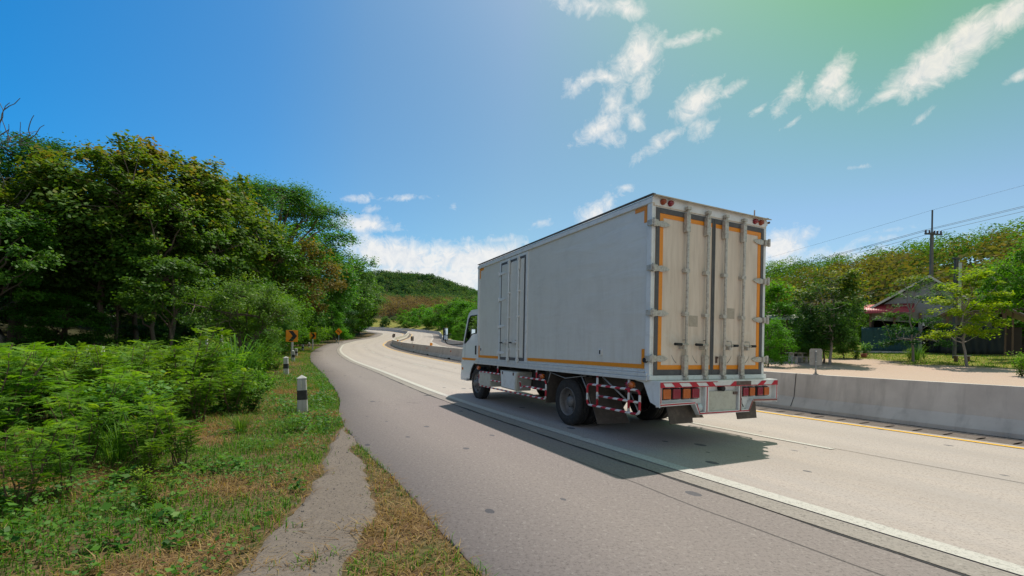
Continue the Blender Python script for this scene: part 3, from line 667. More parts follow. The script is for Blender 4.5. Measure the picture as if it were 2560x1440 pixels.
for a, b in list(zip(fr_, fr_[1:]))[3:]:
    dx, dz = b[0] - a[0], b[1] - a[1]; l = math.hypot(dx, dz); nx, nz = -dz / l, dx / l; s, e = (.004, .033)
    mb.prism([(a[0] + nx * s, a[1] + nz * s), (b[0] + nx * s, b[1] + nz * s), (b[0] + nx * e, b[1] + nz * e), (a[0] + nx * e, a[1] + nz * e)], 'y', YR - .003, YR - .0005)
mb.box(1.59, 1.62, YR - .003, YR - .0005, .50, .868)
part(mb, 'rusty_striping', simple('worn_stripe', (.26, .09, .08), .6, var=.3, scale=9, dirt=(.09, .06, .06), dirt_amt=.8), bump_)
mb = MB()                                                               # chevrons of the top band
Z0, Z1 = .876, .944
mb.box(.0, 2.46, YR - .003, YR - .0005, .930, .9435)
def chev(xc, w, lean): return [(xc, Z1 - .004), (xc + w, Z1 - .004), (xc + w + lean, Z0), (xc + lean, Z0)]
mb2 = MB()
for xc in (.20, .53, .86): mb2.prism(chev(xc, .13, .075), 'y', YR - .006, YR - .0032)
mb2.prism(chev(-.0, .045, .045), 'y', YR - .006, YR - .0032)
mb2.prism([(.0, Z0), (.0, Z1), (.004, Z1), (.05, Z0)], 'y', YR - .0061, YR - .0031)
for xc in (1.36, 1.98): mb2.prism([(xc + .10, Z1 - .004), (xc + .21, Z1 - .004), (xc + .13, Z0), (xc + .0, Z0)], 'y', YR - .006, YR - .0032)
mb2.prism([(2.38, Z1 - .004), (2.46, Z1 - .004), (2.46, Z0), (2.31, Z0)], 'y', YR - .006, YR - .0032)
mb2.box(.0, 1.1, YR - .0075, YR - .0062, Z1 - .010, Z1 - .001); mb2.box(.0, 2.46, YR - .0075, YR - .0062, Z0 - .006, Z0 + .004)
tag(part(mb2, 'chevron_band', M['red'], bump_))
mb = MB(); mb.box(1.50, 1.83, YR - .0065, YR - .0033, Z0 + .004, Z1 - .004); part(mb, 'scraped_paint', M['rust'], bump_)
mb = MB(); mb.box(.945, 1.545, YR + .03, YR + .068, .50, .80); part(mb, 'centre_plate', M['cream'], bump_, .006)
mb = MB(); mb.box(1.47, 1.55, YR + .01, YR + .029, .745, .785); part(mb, 'plate_latch', M['rust'], bump_)
mb = MB(); mb.tube([(1.21, YR + .06, .84), (1.21, YR - .02, .835)], .038, 14); part(mb, 'rear_camera', M['black'], bump_)
mb = MB(); mb.tube([(1.60, YR + .05, .74), (1.62, YR, .68), (1.66, YR + .02, .60), (1.72, YR + .04, .55)], .008, 6); part(mb, 'loose_cable', M['black'], bump_)
for (xa, c) in ((.055, 'amber'), (.235, 'lensred'), (.425, 'amber'), (.60, 'lensred'), (1.665, 'lensred'), (1.815, 'amber'), (2.0, 'lensred'), (2.15, 'amber')):
    w = .165 if xa < 1 else .14; zz = (.70, .862) if xa < 1 else (.70, .85)
    mb = MB(); mb.box(xa, xa + w, YR + .02, YR + .068, zz[0], zz[1]); o_ = part(mb, 'tail_light', M['black'], bump_, .02)
    mb = MB(); mb.box(xa + .012, xa + w - .012, YR + .002, YR + .03, zz[0] + .012, zz[1] - .012); l_ = part(mb, 'tail_light_lens', M[c], bump_, .012)
mb = MB(); mb.lathe([(.0, .0), (.0, .055), (-.03, .06), (-.05, .045), (-.06, 0)], (.80, YR + .07, .575), 'y', 20); part(mb, 'reversing_light', M['clear'], bump_)

# chassis, springs and axles in the shade underneath
mb = MB(); mb.box(.78, .86, -.05, 7.2, .66, .90); mb.box(1.54, 1.62, -.05, 7.2, .66, .90)
for y in (.3, 1.1, 2.9, 3.6, 4.8, 5.8): mb.box(.86, 1.54, y, y + .08, .68, .86)
for y in (.4, 1.4, 2.8, 3.5, 4.4, 5.3): mb.box(.05, 2.35, y, y + .07, .90, .949)
mb.tube([(.3, 2.15, .43), (2.1, 2.15, .43)], .07, 10); mb.lathe([(-.2, 0), (-.18, .1), (-.05, .2), (.08, .2), (.2, .08), (.2, 0)], (1.2, 2.15, .43), 'y', 16)
mb.tube([(1.2, 2.15, .47), (1.2, 5.2, .62)], .045, 8); mb.tube([(.3, 6.5, .42), (2.1, 6.5, .42)], .05, 8)
mb.box(.9, 1.5, 4.9, 6.9, .45, .95); mb.box(1.65, 2.25, 3.0, 4.6, .42, .85); mb.box(.3, .75, 3.0, 3.85, .50, .88); mb.tube([(.5, 4.4, .6), (.5, 5.2, .6)], .14, 12)
for x in (.62, 1.72): mb.tube([(x, 1.4, .62), (x, 2.15, .50), (x, 2.9, .62)], .035, 6); mb.tube([(x, 5.9, .6), (x, 6.5, .5), (x, 7.1, .6)], .03, 6)
part(mb, 'chassis', M['under'])
# wheels
def wheel(cx, cy, out, dual, front):
    """out: +1 when the outer face looks to -x (left side)"""
    def tyre_prof(w, rr): return [(-w / 2 + .015, rr * .58), (-w / 2, rr * .66), (-w / 2 - .006, rr * .82), (-w / 2 + .012, rr * .95), (-w / 2 + .035, rr), (-w * .17, rr * 1.004), (-w * .15, rr * .975), (-w * .12, rr * 1.004), (w * .12, rr * 1.004), (w * .15, rr * .975), (w * .17, rr * 1.004), (w / 2 - .035, rr), (w / 2 - .012, rr * .95), (w / 2 + .006, rr * .82), (w / 2, rr * .66), (w / 2 - .015, rr * .58)]
    we = empty('wheel', (cx, cy, .425)); we.parent = T
    rr = .425
    for k in range(2 if dual else 1):
        mb = MB(); mb.lathe(tyre_prof(.235, rr), (out * k * .275, 0, 0), 'x', 48); mb.build('tyre', M['tyre'], we)
        mb = MB(); mb.lathe([(-.105, rr * .60), (-.115, rr * .585), (-.10, rr * .565), (-.06, rr * .54), (.10, rr * .54), (.11, rr * .585)], (out * k * .275, 0, 0), 'x', 40)
        xo = out * k * .275
        if k == 0:
            s = out
            if front: pr = [(-.09 * s, rr * .54), (-.07 * s, rr * .46), (-.10 * s, rr * .40), (-.115 * s, rr * .26), (-.13 * s, rr * .2), (-.19 * s, rr * .18), (-.20 * s, 0)]
            else: pr = [(-.02 * s, rr * .54), (.03 * s, rr * .50), (.045 * s, rr * .38), (.05 * s, rr * .26), (-.02 * s, rr * .24), (-.07 * s, rr * .2), (-.08 * s, 0)]
            mb.lathe(pr, (0, 0, 0), 'x', 40)
            xm = -.115 * s if front else .047 * s
            for q in range(10 if front else 8):
                a = 2 * math.pi * q / (10 if front else 8); ra = rr * (.30 if front else .29); c_ = (xm - .015 * s, ra * math.cos(a), ra * math.sin(a)); mb.tube([(c_[0], c_[1], c_[2]), (c_[0] - .03 * s, c_[1], c_[2])], .011, 6)
            mb.build('rim', M['rim'], we)
            for q in range(6):
                mb = MB()
                a = 2 * math.pi * (q + .5) / 6; ra = rr * (.405 if front else .42); xa = (-.098 if front else .038) * s
                mb.lathe([(-.004 * s, 0), (-.004 * s, .030 if front else .036), (.02 * s, .026), (.02 * s, 0)], (xa, ra * math.cos(a), ra * math.sin(a)), 'x', 12)
                mb.build('rim_hole', M['black'], we)
        else: mb.build('rim', M['rim'], we)
wheel(.185, 2.15, 1, True, False); wheel(2.215, 2.15, -1, True, False); wheel(.21, 6.50, 1, False, True); wheel(2.19, 6.50, -1, False, True)
# mudguards and flaps
def slab(name, pts, t_, mat, axis='y'): pass
for x0, x1 in ((.05, .62), (1.78, 2.35)):
    mb = MB(); mb.add([(x0, 1.60, .90), (x1, 1.60, .90), (x1, 1.12, .17), (x0, 1.22, .17), (x0, 1.585, .90), (x1, 1.585, .90), (x1, 1.105, .17), (x0, 1.205, .17)], [(0, 1, 2, 3), (7, 6, 5, 4), (0, 4, 5, 1), (3, 2, 6, 7), (0, 3, 7, 4), (1, 5, 6, 2)])
    part(mb, 'mud_flap', M['flap'])
    mb = MB(); mb.add([(x0, 2.72, .90), (x1, 2.72, .90), (x1, 2.86, .32), (x0, 2.86, .32), (x0, 2.735, .90), (x1, 2.735, .90), (x1, 2.875, .32), (x0, 2.875, .32)], [(0, 1, 2, 3), (7, 6, 5, 4), (0, 4, 5, 1), (3, 2, 6, 7), (0, 3, 7, 4), (1, 5, 6, 2)])
    part(mb, 'mud_flap', M['flap'])
    mb = MB(); xa, xb = (.28, .78) if x0 < 1 else (1.68, 2.18)
    mb.add([(xa, -.02, .66), (xb, -.02, .66), (xb + .01, -.05, .34), (xa + .07, -.05, .34), (xa, -.005, .66), (xb, -.005, .66), (xb + .01, -.035, .34), (xa + .07, -.035, .34)], [(0, 1, 2, 3), (7, 6, 5, 4), (0, 4, 5, 1), (3, 2, 6, 7), (0, 3, 7, 4), (1, 5, 6, 2)])
    part(mb, 'mud_flap', M['flap'])
mb = MB(); mb.prism([(.35, .935), (1.50, .935), (1.32, .74), (.55, .70)], 'x', .30, .31); part(mb, 'inner_panel', M['flap'])
mb = MB(); mb.tube([(.0, 1.62, .93), (.0, 1.45, .70), (.02, 1.36, .45)], .010, 6); mb.tube([(.0, 2.62, .92), (.0, 2.72, .72)], .010, 6); mb.tube([(.02, 1.5, .93), (-.01, 2.1, .85), (.02, 2.7, .93)], .008, 6); part(mb, 'guard_stay', M['galv'])
# side guards
def loop(x, y0, y1, z0, z1, r=.07):
    pts = []
    for (cy, cz, a0) in ((y1 - r, z1 - r, 0), (y0 + r, z1 - r, 90), (y0 + r, z0 + r, 180), (y1 - r, z0 + r, 270)):
        for k in range(5): a = R(a0 + k * 22.5); pts.append((x, cy + r * math.cos(a), cz + r * math.sin(a)))
    return pts
for x in (-.0, BW):
    mb = MB(); mb.tube(loop(x, .19, 1.44, .46, .80), .019, 8, closed=True); mb.tube([(x, .22, .63), (x, 1.18, .63)], .018, 8)
    for y in (.42, 1.17): mb.tube([(x, y, .95), (x, y, .47)], .019, 8)
    part(mb, 'side_guard', M['guard'])
    mb = MB(); mb.tube([(x + .01, .45, .62), (x + .01, 1.05, .94)], .013, 6); mb.tube([(x + .01, .2, .47), (x + .25 * (1 if x < 1 else -1), .8, .9)], .012, 6); part(mb, 'guard_brace', M['galv'])
    mb = MB(); mb.tube(loop(x, 2.78, 6.12, .40, .76), .018, 8, closed=True); mb.tube([(x, 2.80, .58), (x, 3.66, .58), (x, 3.82, .52), (x, 3.86, .66)], .017, 8); mb.tube([(x, 4.8, .58), (x, 6.1, .58)], .017, 8)
    for y in (3.15, 5.0): mb.tube([(x, y, .95), (x, y, .75)], .018, 8)
    part(mb, 'side_guard', M['guard'])
mb = MB(); mb.prism([(3.90, .86), (4.76, .86), (4.70, .47), (3.96, .45)], 'x', -.05, .32); tb = part(mb, 'tool_box', M['cream'], bevel=.01)
mb = MB(); mb.prism([(3.95, .845), (4.70, .845), (4.65, .50), (4.0, .48)], 'x', -.062, -.051); mb.mi = 1
for y in (4.05, 4.60): mb.box(-.075, -.063, y - .02, y + .02, .78, .84)
part(mb, 'tool_box_lid', [M['white'], M['rust']], tb)
mb = MB(); mb.box(-.03, .30, 5.38, 6.06, .42, .74); part(mb, 'battery_box', M['cream'], bevel=.012)
for (y, z, two) in ((2.92, .83, 0), (.36, .87, 1), (6.16, .85, 0)):
    mb = MB(); mb.lathe([(.04, 0), (.04, .05), (-.0, .052), (-.03, .04), (-.04, 0)], (-.01, y, z), 'x', 16); part(mb, 'marker_light', M['amber'])
    mb = MB(); mb.lathe([(.04, 0), (.04, .05), (-.0, .052), (-.03, .04), (-.04, 0)], (.02, y + .10, z), 'x', 16); part(mb, 'marker_light', M['lensred'])
mb = MB(); mb.box(.6, 1.8, 1.2, 1.3, .86, .93); part(mb, 'number_plate_bracket', M['under'])

# cab: shell with window openings
X0, X1 = .13, 2.20
prof = [(6.42, .98), (6.42, 2.30), (6.52, 2.40), (7.05, 2.40), (7.24, 2.33), (7.34, 2.22), (7.62, 1.62), (7.74, 1.22), (7.79, .92), (7.79, .50), (7.36, .50)]
arch = [(6.5 + .56 * math.cos(R(a)), .43 + .56 * math.sin(R(a))) for a in (6, 22, 38, 54, 70, 86)]
prof_side = prof[:] + [(7.10, .50)] + arch[0:] ; prof_side = prof[:-1] + [(7.09, .50)] + arch
win = [(6.50, 2.24), (7.12, 2.24), (7.24, 2.16), (7.56, 1.50), (7.53, 1.47), (7.20, 1.60), (6.96, 1.74), (6.50, 1.77)]
def holed(outer, inner, x, name, mat, thick):
    bm = bmesh.new(); es = []
    for lp in (outer, inner):
        vs = [bm.verts.new((x, a, b)) for a, b in lp]; es += [bm.edges.new((vs[i], vs[(i + 1) % len(vs)])) for i in range(len(vs))]
    bmesh.ops.triangle_fill(bm, use_beauty=True, use_dissolve=False, edges=es)
    bmesh.ops.recalc_face_normals(bm, faces=bm.faces)
    me = bpy.data.meshes.new(name); bm.to_mesh(me); bm.free(); o = mobj(name, me, mat, CAB if 'CAB' in globals() else T)
    s = o.modifiers.new('thick', 'SOLIDIFY'); s.thickness = thick; s.offset = 0; return o
mb = MB()
ws = 5   # roof line index where the windscreen starts
V = []; pr = prof
def wall_seg(a, b, th=.03):
    dx, dz = b[0] - a[0], b[1] - a[1]; l = math.hypot(dx, dz) or 1; nx, nz = dz / l * -th, dx / l * th
    mb.prism([a, b, (b[0] - nx, b[1] - nz), (a[0] - nx, a[1] - nz)], 'x', X0 + .012, X1 - .012)
for i in range(len(pr) - 1):
    if i in (5,): continue
    if i == 0:
        mb.box(X0 + .012, X1 - .012, 6.42, 6.45, .98, 1.75); mb.box(X0 + .012, .55, 6.42, 6.45, 1.75, 2.3); mb.box(1.78, X1 - .012, 6.42, 6.45, 1.75, 2.3); continue
    wall_seg(pr[i], pr[i + 1])
for x in (X0 + .012, X1 - .08): mb.prism([(7.34, 2.22), (7.62, 1.62), (7.57, 1.60), (7.29, 2.20)], 'x', x, x + .068)
CAB = part(mb, 'cab', M['cab'])
holed(prof_side, win, X0, 'cab_side', M['cab'], .03); holed(prof_side, win, X1, 'cab_side', M['cab'], .03)
mb = MB(); mb.add([(X0 - .006, a, b) for a, b in win], [list(range(len(win)))]); part(mb, 'window', M['glass'], CAB)
mb = MB(); mb.add([(X1 + .006, a, b) for a, b in win], [list(range(len(win)))]); part(mb, 'window', M['glass'], CAB)
mb = MB(); mb.add([(X0 + .07, 7.33, 2.21), (X1 - .07, 7.33, 2.21), (X1 - .07, 7.61, 1.63), (X0 + .07, 7.61, 1.63)], [(0, 1, 2, 3)]); part(mb, 'windscreen', M['glass'], CAB)
mb = MB()
for a, b in zip(win, win[1:] + win[:1]): mb.tube([(X0 - .012, a[0], a[1]), (X0 - .012, b[0], b[1])], .013, 6)
mb.box(X0 + .02, X1 - .02, 6.45, 7.6, .95, 1.0); mb.box(X0 + .1, X0 + .8, 6.55, 7.0, 1.0, 1.35); mb.box(X0 + .15, X0 + .7, 6.5, 6.62, 1.3, 2.0); mb.box(1.3, 2.0, 6.5, 6.62, 1.3, 2.0); mb.box(X0 + .03, X1 - .03, 7.3, 7.62, 1.0, 1.5)
mb.box(X0 + .02, X1 - .02, 6.46, 7.2, 2.14, 2.26)
part(mb, 'cab_interior', M['black'], CAB)
mb = MB(); mb.prism([(6.36, 2.41), (6.36, 2.80), (6.40, 2.82), (6.62, 2.62), (6.90, 2.46), (6.98, 2.41)], 'x', .30, 2.05); part(mb, 'roof_deflector', M['cab'], CAB, .03)
mb = MB(); mb.box(X0 - .027, X0 - .016, 6.42, 7.70, 1.02, 1.075); part(mb, 'stripe', M['orange'], CAB)
mb = MB(); mb.box(X0 - .028, X0 - .0155, 6.64, 6.73, 1.18, 1.42); part(mb, 'door_handle', M['black'], CAB, .01)
mb = MB(); mb.box(X0 - .019, X0 - .0155, 7.50, 7.506, .98, 1.45); mb.box(X0 - .019, X0 - .0155, 6.455, 6.462, 1.0, 1.75); part(mb, 'door_gap', M['seal'], CAB)
mb = MB(); mb.tube([(X0 - .01, a, b) for a, b in [(7.09, .50)] + arch], .028, 8); mb.box(X0 + .02, .55, 6.1, 6.9, .93, .96); part(mb, 'wheel_arch', M['black'], CAB)
mb = MB(); mb.box(X0 - .01, X1 + .01, 7.40, 7.86, .42, .66); bp_ = part(mb, 'front_bumper', M['white'], CAB, .03)
mb = MB(); mb.box(X0 - .02, X0 + .01, 7.62, 7.74, .72, .80); part(mb, 'side_indicator', M['amber'], CAB, .01)
mb = MB(); mb.tube([(X0, 7.66, 1.47), (-.12, 7.86, 1.44), (-.26, 7.98, 1.46), (-.31, 8.0, 1.53), (-.31, 8.0, 1.60)], .016, 8); mb.box(-.375, -.235, 8.0, 8.05, 1.56, 1.93)
mir = part(mb, 'wing_mirror', M['black'], CAB, .02)
mb = MB(); mb.box(-.36, -.25, 7.992, 7.999, 1.58, 1.91); part(mb, 'mirror_glass', M['mirror'], mir)
mb = MB(); mb.tube([(2.2, 7.7, 1.5), (2.45, 8.2, 1.35)], .014, 6); mb.box(2.38, 2.56, 8.1, 8.14, 1.3, 1.6); part(mb, 'wing_mirror', M['black'], CAB)
# ---------------------------------------------------------------- vegetation generators
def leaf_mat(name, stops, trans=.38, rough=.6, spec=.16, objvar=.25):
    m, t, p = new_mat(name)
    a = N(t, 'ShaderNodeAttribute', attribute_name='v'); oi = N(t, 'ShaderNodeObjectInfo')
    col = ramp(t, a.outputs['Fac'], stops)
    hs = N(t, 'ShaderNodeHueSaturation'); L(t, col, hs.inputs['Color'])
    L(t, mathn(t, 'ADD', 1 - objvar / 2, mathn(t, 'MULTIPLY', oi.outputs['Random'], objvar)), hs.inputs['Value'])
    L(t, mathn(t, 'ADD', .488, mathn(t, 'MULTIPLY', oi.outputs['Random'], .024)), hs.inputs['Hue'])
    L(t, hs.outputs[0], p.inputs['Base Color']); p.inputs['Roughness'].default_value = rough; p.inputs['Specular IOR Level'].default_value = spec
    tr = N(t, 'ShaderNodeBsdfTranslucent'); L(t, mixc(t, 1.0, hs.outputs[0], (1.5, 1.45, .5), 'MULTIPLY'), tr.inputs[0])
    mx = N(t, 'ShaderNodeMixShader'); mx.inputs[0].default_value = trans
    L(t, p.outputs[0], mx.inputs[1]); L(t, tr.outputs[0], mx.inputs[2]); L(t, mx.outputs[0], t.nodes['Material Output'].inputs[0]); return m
LM = {
 'teak':  leaf_mat('teak_leaves', [(0, (.040, .10, .018)), (.45, (.085, .165, .020)), (.68, (.15, .20, .022)), (.84, (.19, .17, .030)), (1, (.27, .165, .055))]),
 'dark':  leaf_mat('dark_leaves', [(0, (.018, .070, .026)), (.6, (.038, .125, .042)), (1, (.085, .20, .055))], rough=.5),
 'rain':  leaf_mat('fine_leaves', [(0, (.035, .115, .012)), (.7, (.075, .18, .016)), (1, (.13, .23, .02))]),
 'roundt': leaf_mat('round_tree_leaves', [(0, (.040, .105, .012)), (.5, (.095, .20, .018)), (1, (.23, .35, .04))], rough=.5),
 'mid':   leaf_mat('mid_leaves', [(0, (.030, .098, .013)), (.6, (.085, .20, .022)), (1, (.20, .33, .045))], rough=.5),
 'bright':leaf_mat('bright_leaves', [(0, (.045, .14, .008)), (.6, (.095, .25, .010)), (1, (.21, .35, .015))], trans=.45),
 'brown': leaf_mat('brown_leaves', [(0, (.080, .070, .018)), (.5, (.16, .105, .026)), (.8, (.16, .14, .025)), (1, (.25, .16, .05))]),
 'yellow':leaf_mat('yellow_green_leaves', [(0, (.095, .19, .008)), (.5, (.24, .34, .012)), (1, (.46, .45, .02))], trans=.5),
 'gloss': leaf_mat('glossy_leaves', [(0, (.018, .070, .014)), (.55, (.045, .13, .02)), (.75, (.14, .22, .02)), (1, (.38, .36, .02))], rough=.55, spec=.2),
 'shrub': leaf_mat('shrub_fronds', [(0, (.032, .085, .008)), (.5, (.090, .20, .014)), (.85, (.20, .34, .022)), (1, (.36, .42, .05))], trans=.45),
 'grass': leaf_mat('grass_blades', [(0, (.040, .13, .012)), (.45, (.13, .27, .022)), (.55, (.24, .31, .04)), (.62, (.32, .21, .075)), (.8, (.20, .105, .05)), (1, (.42, .29, .14))], objvar=0),
 'olive': leaf_mat('olive_leaves', [(0, (.040, .060, .014)), (.5, (.090, .110, .025)), (1, (.21, .19, .06))]),
}
def bark(name, a, b):
    m, t, p = new_mat(name); o = coord(t); mp = N(t, 'ShaderNodeMapping'); L(t, o, mp.inputs[0]); mp.inputs['Scale'].default_value = (6, 6, 1.2)
    n = noise(t, mp.outputs[0], 2.5, 7, .7, .5); L(t, mixc(t, n, a, b), p.inputs['Base Color']); p.inputs['Roughness'].default_value = .9; bump(t, n, .8, .03, p); return m
BK = bark('bark_brown', (.060, .042, .032), (.17, .125, .095)); BKG = bark('bark_grey', (.13, .115, .10), (.30, .27, .24)); BKR = bark('bark_reddish', (.11, .06, .04), (.20, .12, .085))

def rand_unit(r, n):
    v = r.normal(size=(n, 3)); return v / np.linalg.norm(v, axis=1)[:, None]
def leaf_quads(r, C, size, up=.5, aspect=.55, droop=.0, outw=None):
    """rhombic leaves with a slight fold, one per centre in C"""
    n = len(C); nrm = rand_unit(r, n); nrm[:, 2] = np.abs(nrm[:, 2]) + up
    if outw is not None: nrm += outw * .6
    nrm /= np.linalg.norm(nrm, axis=1)[:, None]
    d = rand_unit(r, n); d[:, 2] -= droop; d -= nrm * (d * nrm).sum(1)[:, None]; d /= np.linalg.norm(d, axis=1)[:, None]
    s = np.cross(nrm, d); L_ = size * r.uniform(.6, 1.25, n)[:, None]; w = L_ * aspect * .5
    V = np.stack([C - d * L_ * .5, C + s * w - nrm * w * .25 + d * L_ * .05, C + d * L_ * .5, C - s * w - nrm * w * .25 + d * L_ * .05], 1).reshape(-1, 3)
    return V, np.arange(4 * n).reshape(-1, 4)
def tubes_np(segs, n=7):
    """segs: list of (points, radii); one mesh"""
    V = []; F = []; b = 0
    for P, rr in segs:
        P = np.asarray(P, float); m = len(P); d = np.gradient(P, axis=0); d /= np.linalg.norm(d, axis=1)[:, None] + 1e-9
        ref = np.where(np.abs(d[:, 2:3]) > .9, [[1., 0, 0]], [[0, 0, 1.]]); a = np.cross(d, ref); a /= np.linalg.norm(a, axis=1)[:, None]; c = np.cross(d, a)
        th = np.arange(n) * 2 * np.pi / n
        ring = P[:, None] + (a[:, None] * np.cos(th)[None, :, None] + c[:, None] * np.sin(th)[None, :, None]) * np.asarray(rr)[:, None, None]
        V.append(ring.reshape(-1, 3)); i = np.arange(m - 1)[:, None] * n + np.arange(n)[None]; j = np.arange(m - 1)[:, None] * n + (np.arange(n)[None] + 1) % n
        F.append((np.stack([i, j, j + n, i + n], -1) + b).reshape(-1, 4)); b += m * n
    return np.concatenate(V), np.concatenate(F)
def curve(a, b, sag, n=6, r=None, wob=.0):
    a = np.asarray(a, float); b = np.asarray(b, float); t = np.linspace(0, 1, n)[:, None]; P = a + (b - a) * t
    P[:, 2] += sag * np.sin(np.pi * t[:, 0])
    if r is not None and wob: P[1:-1] += r.normal(0, wob, (n - 2, 3))
    return P
def make_tree(seed, h=14, bare=.35, cr=4.5, ncl=46, clr=(1.5, .9), nl=170, leaf=.32, lm='mid', bk=None, aspect=.6, up=.5, shape='round', tr=.22, top=0.0, droop=.1, stems=1, lean=.5, hollow=.55, nlimb=9):
    """returns (trunk mesh, crown mesh) of a tree whose foot is at the origin"""
    r = np.random.default_rng(seed); segs = []; tips = []; ax = []
    for k in range(stems):
        off = r.uniform(-.5, .5, 2) * (lean + (stems > 1) * cr * .7); tp = np.array([off[0], off[1], h * (.72 if shape != 'umbrella' else .62)])
        P = curve((r.uniform(-.1, .1) * stems, r.uniform(-.1, .1) * stems, -.3), tp, 0, 8, r, .018 * h * .5); ax.append(P)
        segs.append((P, np.linspace(tr, tr * .25, 8) * (1.0 if stems == 1 else .65) * np.r_[1.35, np.ones(7)]))
    c0 = h * bare; cz = (h + c0) / 2; rz = (h - c0) / 2
    C = []
    for i in range(ncl):
        for _ in range(30):
            u = rand_unit(r, 1)[0]; q = r.uniform(hollow, 1.0); wobr = .78 + .44 * r.random()
            if shape == 'umbrella': p = np.array([u[0] * cr * q * wobr, u[1] * cr * q * wobr, c0 + (h - c0) * (.35 + .65 * math.sqrt(max(0, 1 - (q * wobr * .85 * math.hypot(u[0], u[1])) ** 2))) - abs(r.normal(0, .5))])
            elif shape == 'cone': zz = r.random() ** .8; rad = cr * (1.05 - zz) ** .7 * q; an = r.uniform(0, 6.283); p = np.array([rad * math.cos(an), rad * math.sin(an), c0 + (h - c0) * zz])
            elif shape == 'layer': lv = r.integers(0, 7) / 6; rad = cr * math.sqrt(max(.1, 1 - (2 * lv - .75) ** 2 * .55)) * q * wobr; an = r.uniform(0, 6.283); p = np.array([rad * math.cos(an), rad * math.sin(an), c0 + (h - c0) * lv + r.normal(0, .2)])
            else: p = np.array([u[0] * cr * q * wobr, u[1] * cr * q * wobr, cz + u[2] * rz * q])
            if p[2] > c0 * .8: break
        C.append(p)
    C = np.array(C)
    # limbs: clusters are joined through a few primary limbs
    prim = C[r.permutation(ncl)[:nlimb]]
    pls = []
    for p in prim:
        A = ax[r.integers(0, stems)]; k = np.clip(np.searchsorted(A[:, 2], max(h * bare * .7, p[2] - abs(r.normal(.25, .08)) * h)), 1, 6); st = A[k]
        P = curve(st, p, .05 * h * r.uniform(-.3, 1), 7, r, .02 * h * .4); segs.append((P, np.linspace(tr * .45, tr * .10, 7))); pls.append(P)
    allp = np.concatenate(pls)
    for c in C:
        j = ((allp - c) ** 2).sum(1).argmin(); segs.append((curve(allp[j], c, .2 * r.uniform(-.5, 1), 4, r, .05), np.linspace(tr * .16, tr * .05, 4)))
    TV, TF = tubes_np(segs, 7)
    # leaves
    VV = []; AA = []; n_tot = 0
    for c in C:
        n = int(nl * r.uniform(.6, 1.4)); s = r.uniform(.7, 1.3); ce = 1.0
        # several twigs per cluster, each with its own puff of leaves
        nt_ = 5; tw = rand_unit(r, nt_) * np.array([clr[0], clr[0], clr[1]]) * s * .75 * r.uniform(.3, 1, (nt_, 1)); w = r.integers(0, nt_, n)
        pp = r.normal(0, .36, (n, 3)) * np.array([clr[0], clr[0], clr[1]]) * s + tw[w] * .95 + c
        o_ = pp - np.array([0, 0, cz - rz * .3]); o_ /= np.linalg.norm(o_, axis=1)[:, None] + 1e-6
        V, _ = leaf_quads(r, pp, leaf, up, aspect, droop, o_); VV.append(V)
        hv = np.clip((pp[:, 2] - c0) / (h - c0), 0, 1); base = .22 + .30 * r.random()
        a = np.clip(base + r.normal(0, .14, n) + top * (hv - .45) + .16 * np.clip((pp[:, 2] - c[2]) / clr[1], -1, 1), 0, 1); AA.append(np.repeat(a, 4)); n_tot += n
    CV = np.concatenate(VV); CF = np.arange(len(CV)).reshape(-1, 4)
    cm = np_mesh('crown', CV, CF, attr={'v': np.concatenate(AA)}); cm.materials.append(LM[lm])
    tm = np_mesh('trunk', TV, TF, smooth=True); tm.materials.append(bk or BK)
    return tm, cm, h
def bare_tree(seed, h=13):
    r = np.random.default_rng(seed); segs = []
    def grow(p, d, l, rad, lev):
        n = 5; P = [np.array(p)]; dd = np.array(d)
        for _ in range(n): dd = dd + r.normal(0, .16, 3) + np.array([0, 0, .03]); dd /= np.linalg.norm(dd); P.append(P[-1] + dd * l / n)
        segs.append((P, np.linspace(rad, rad * .55, n + 1)))
        if lev < 5:
            for _ in range(4 if lev else 5):
                k = r.integers(2, n + 1); nd = dd + rand_unit(r, 1)[0] * .85; nd[2] = abs(nd[2]) * .8 + .15; nd /= np.linalg.norm(nd)
                grow(P[k], nd, l * r.uniform(.55, .8), max(rad * .52, .017), lev + 1)
    grow((0, 0, -.3), (0, 0, 1), h * .40, .24, 0)
    V, F = tubes_np(segs, 3); tm = np_mesh('trunk', V, F, smooth=True); tm.materials.append(BKG); return tm, None, float(V[:, 2].max())
PROTO = {}
def proto(k, fn, *a, **kw): PROTO[k] = fn(*a, **kw)
proto('teak1', make_tree, 11, h=15, bare=.30, cr=3.9, ncl=118, clr=(.80, .62), nl=105, leaf=.31, lm='teak', aspect=.72, top=.42, tr=.22, nlimb=12, bk=BK)
proto('teak2', make_tree, 12, h=15, bare=.26, cr=4.3, ncl=124, clr=(.82, .62), nl=105, leaf=.31, lm='teak', aspect=.72, top=.38, tr=.2, nlimb=13)
proto('teak3', make_tree, 13, h=15, bare=.32, cr=3.3, ncl=95, clr=(.74, .58), nl=105, leaf=.30, lm='teak', aspect=.72, top=.48, tr=.18)
proto('dark1', make_tree, 21, h=14, bare=.22, cr=4.6, ncl=84, clr=(1.5, .42), nl=190, leaf=.22, lm='dark', shape='layer', aspect=.5, up=1.2, tr=.22, nlimb=14)
proto('dark2', make_tree, 22, h=14, bare=.16, cr=4.4, ncl=86, clr=(1.2, .65), nl=190, leaf=.21, lm='dark', shape='layer', up=.8, tr=.2, nlimb=14)
proto('rain1', make_tree, 31, h=14, bare=.42, cr=6.2, ncl=130, clr=(1.15, .60), nl=280, leaf=.20, lm='rain', shape='umbrella', up=1.3, tr=.3, nlimb=14)
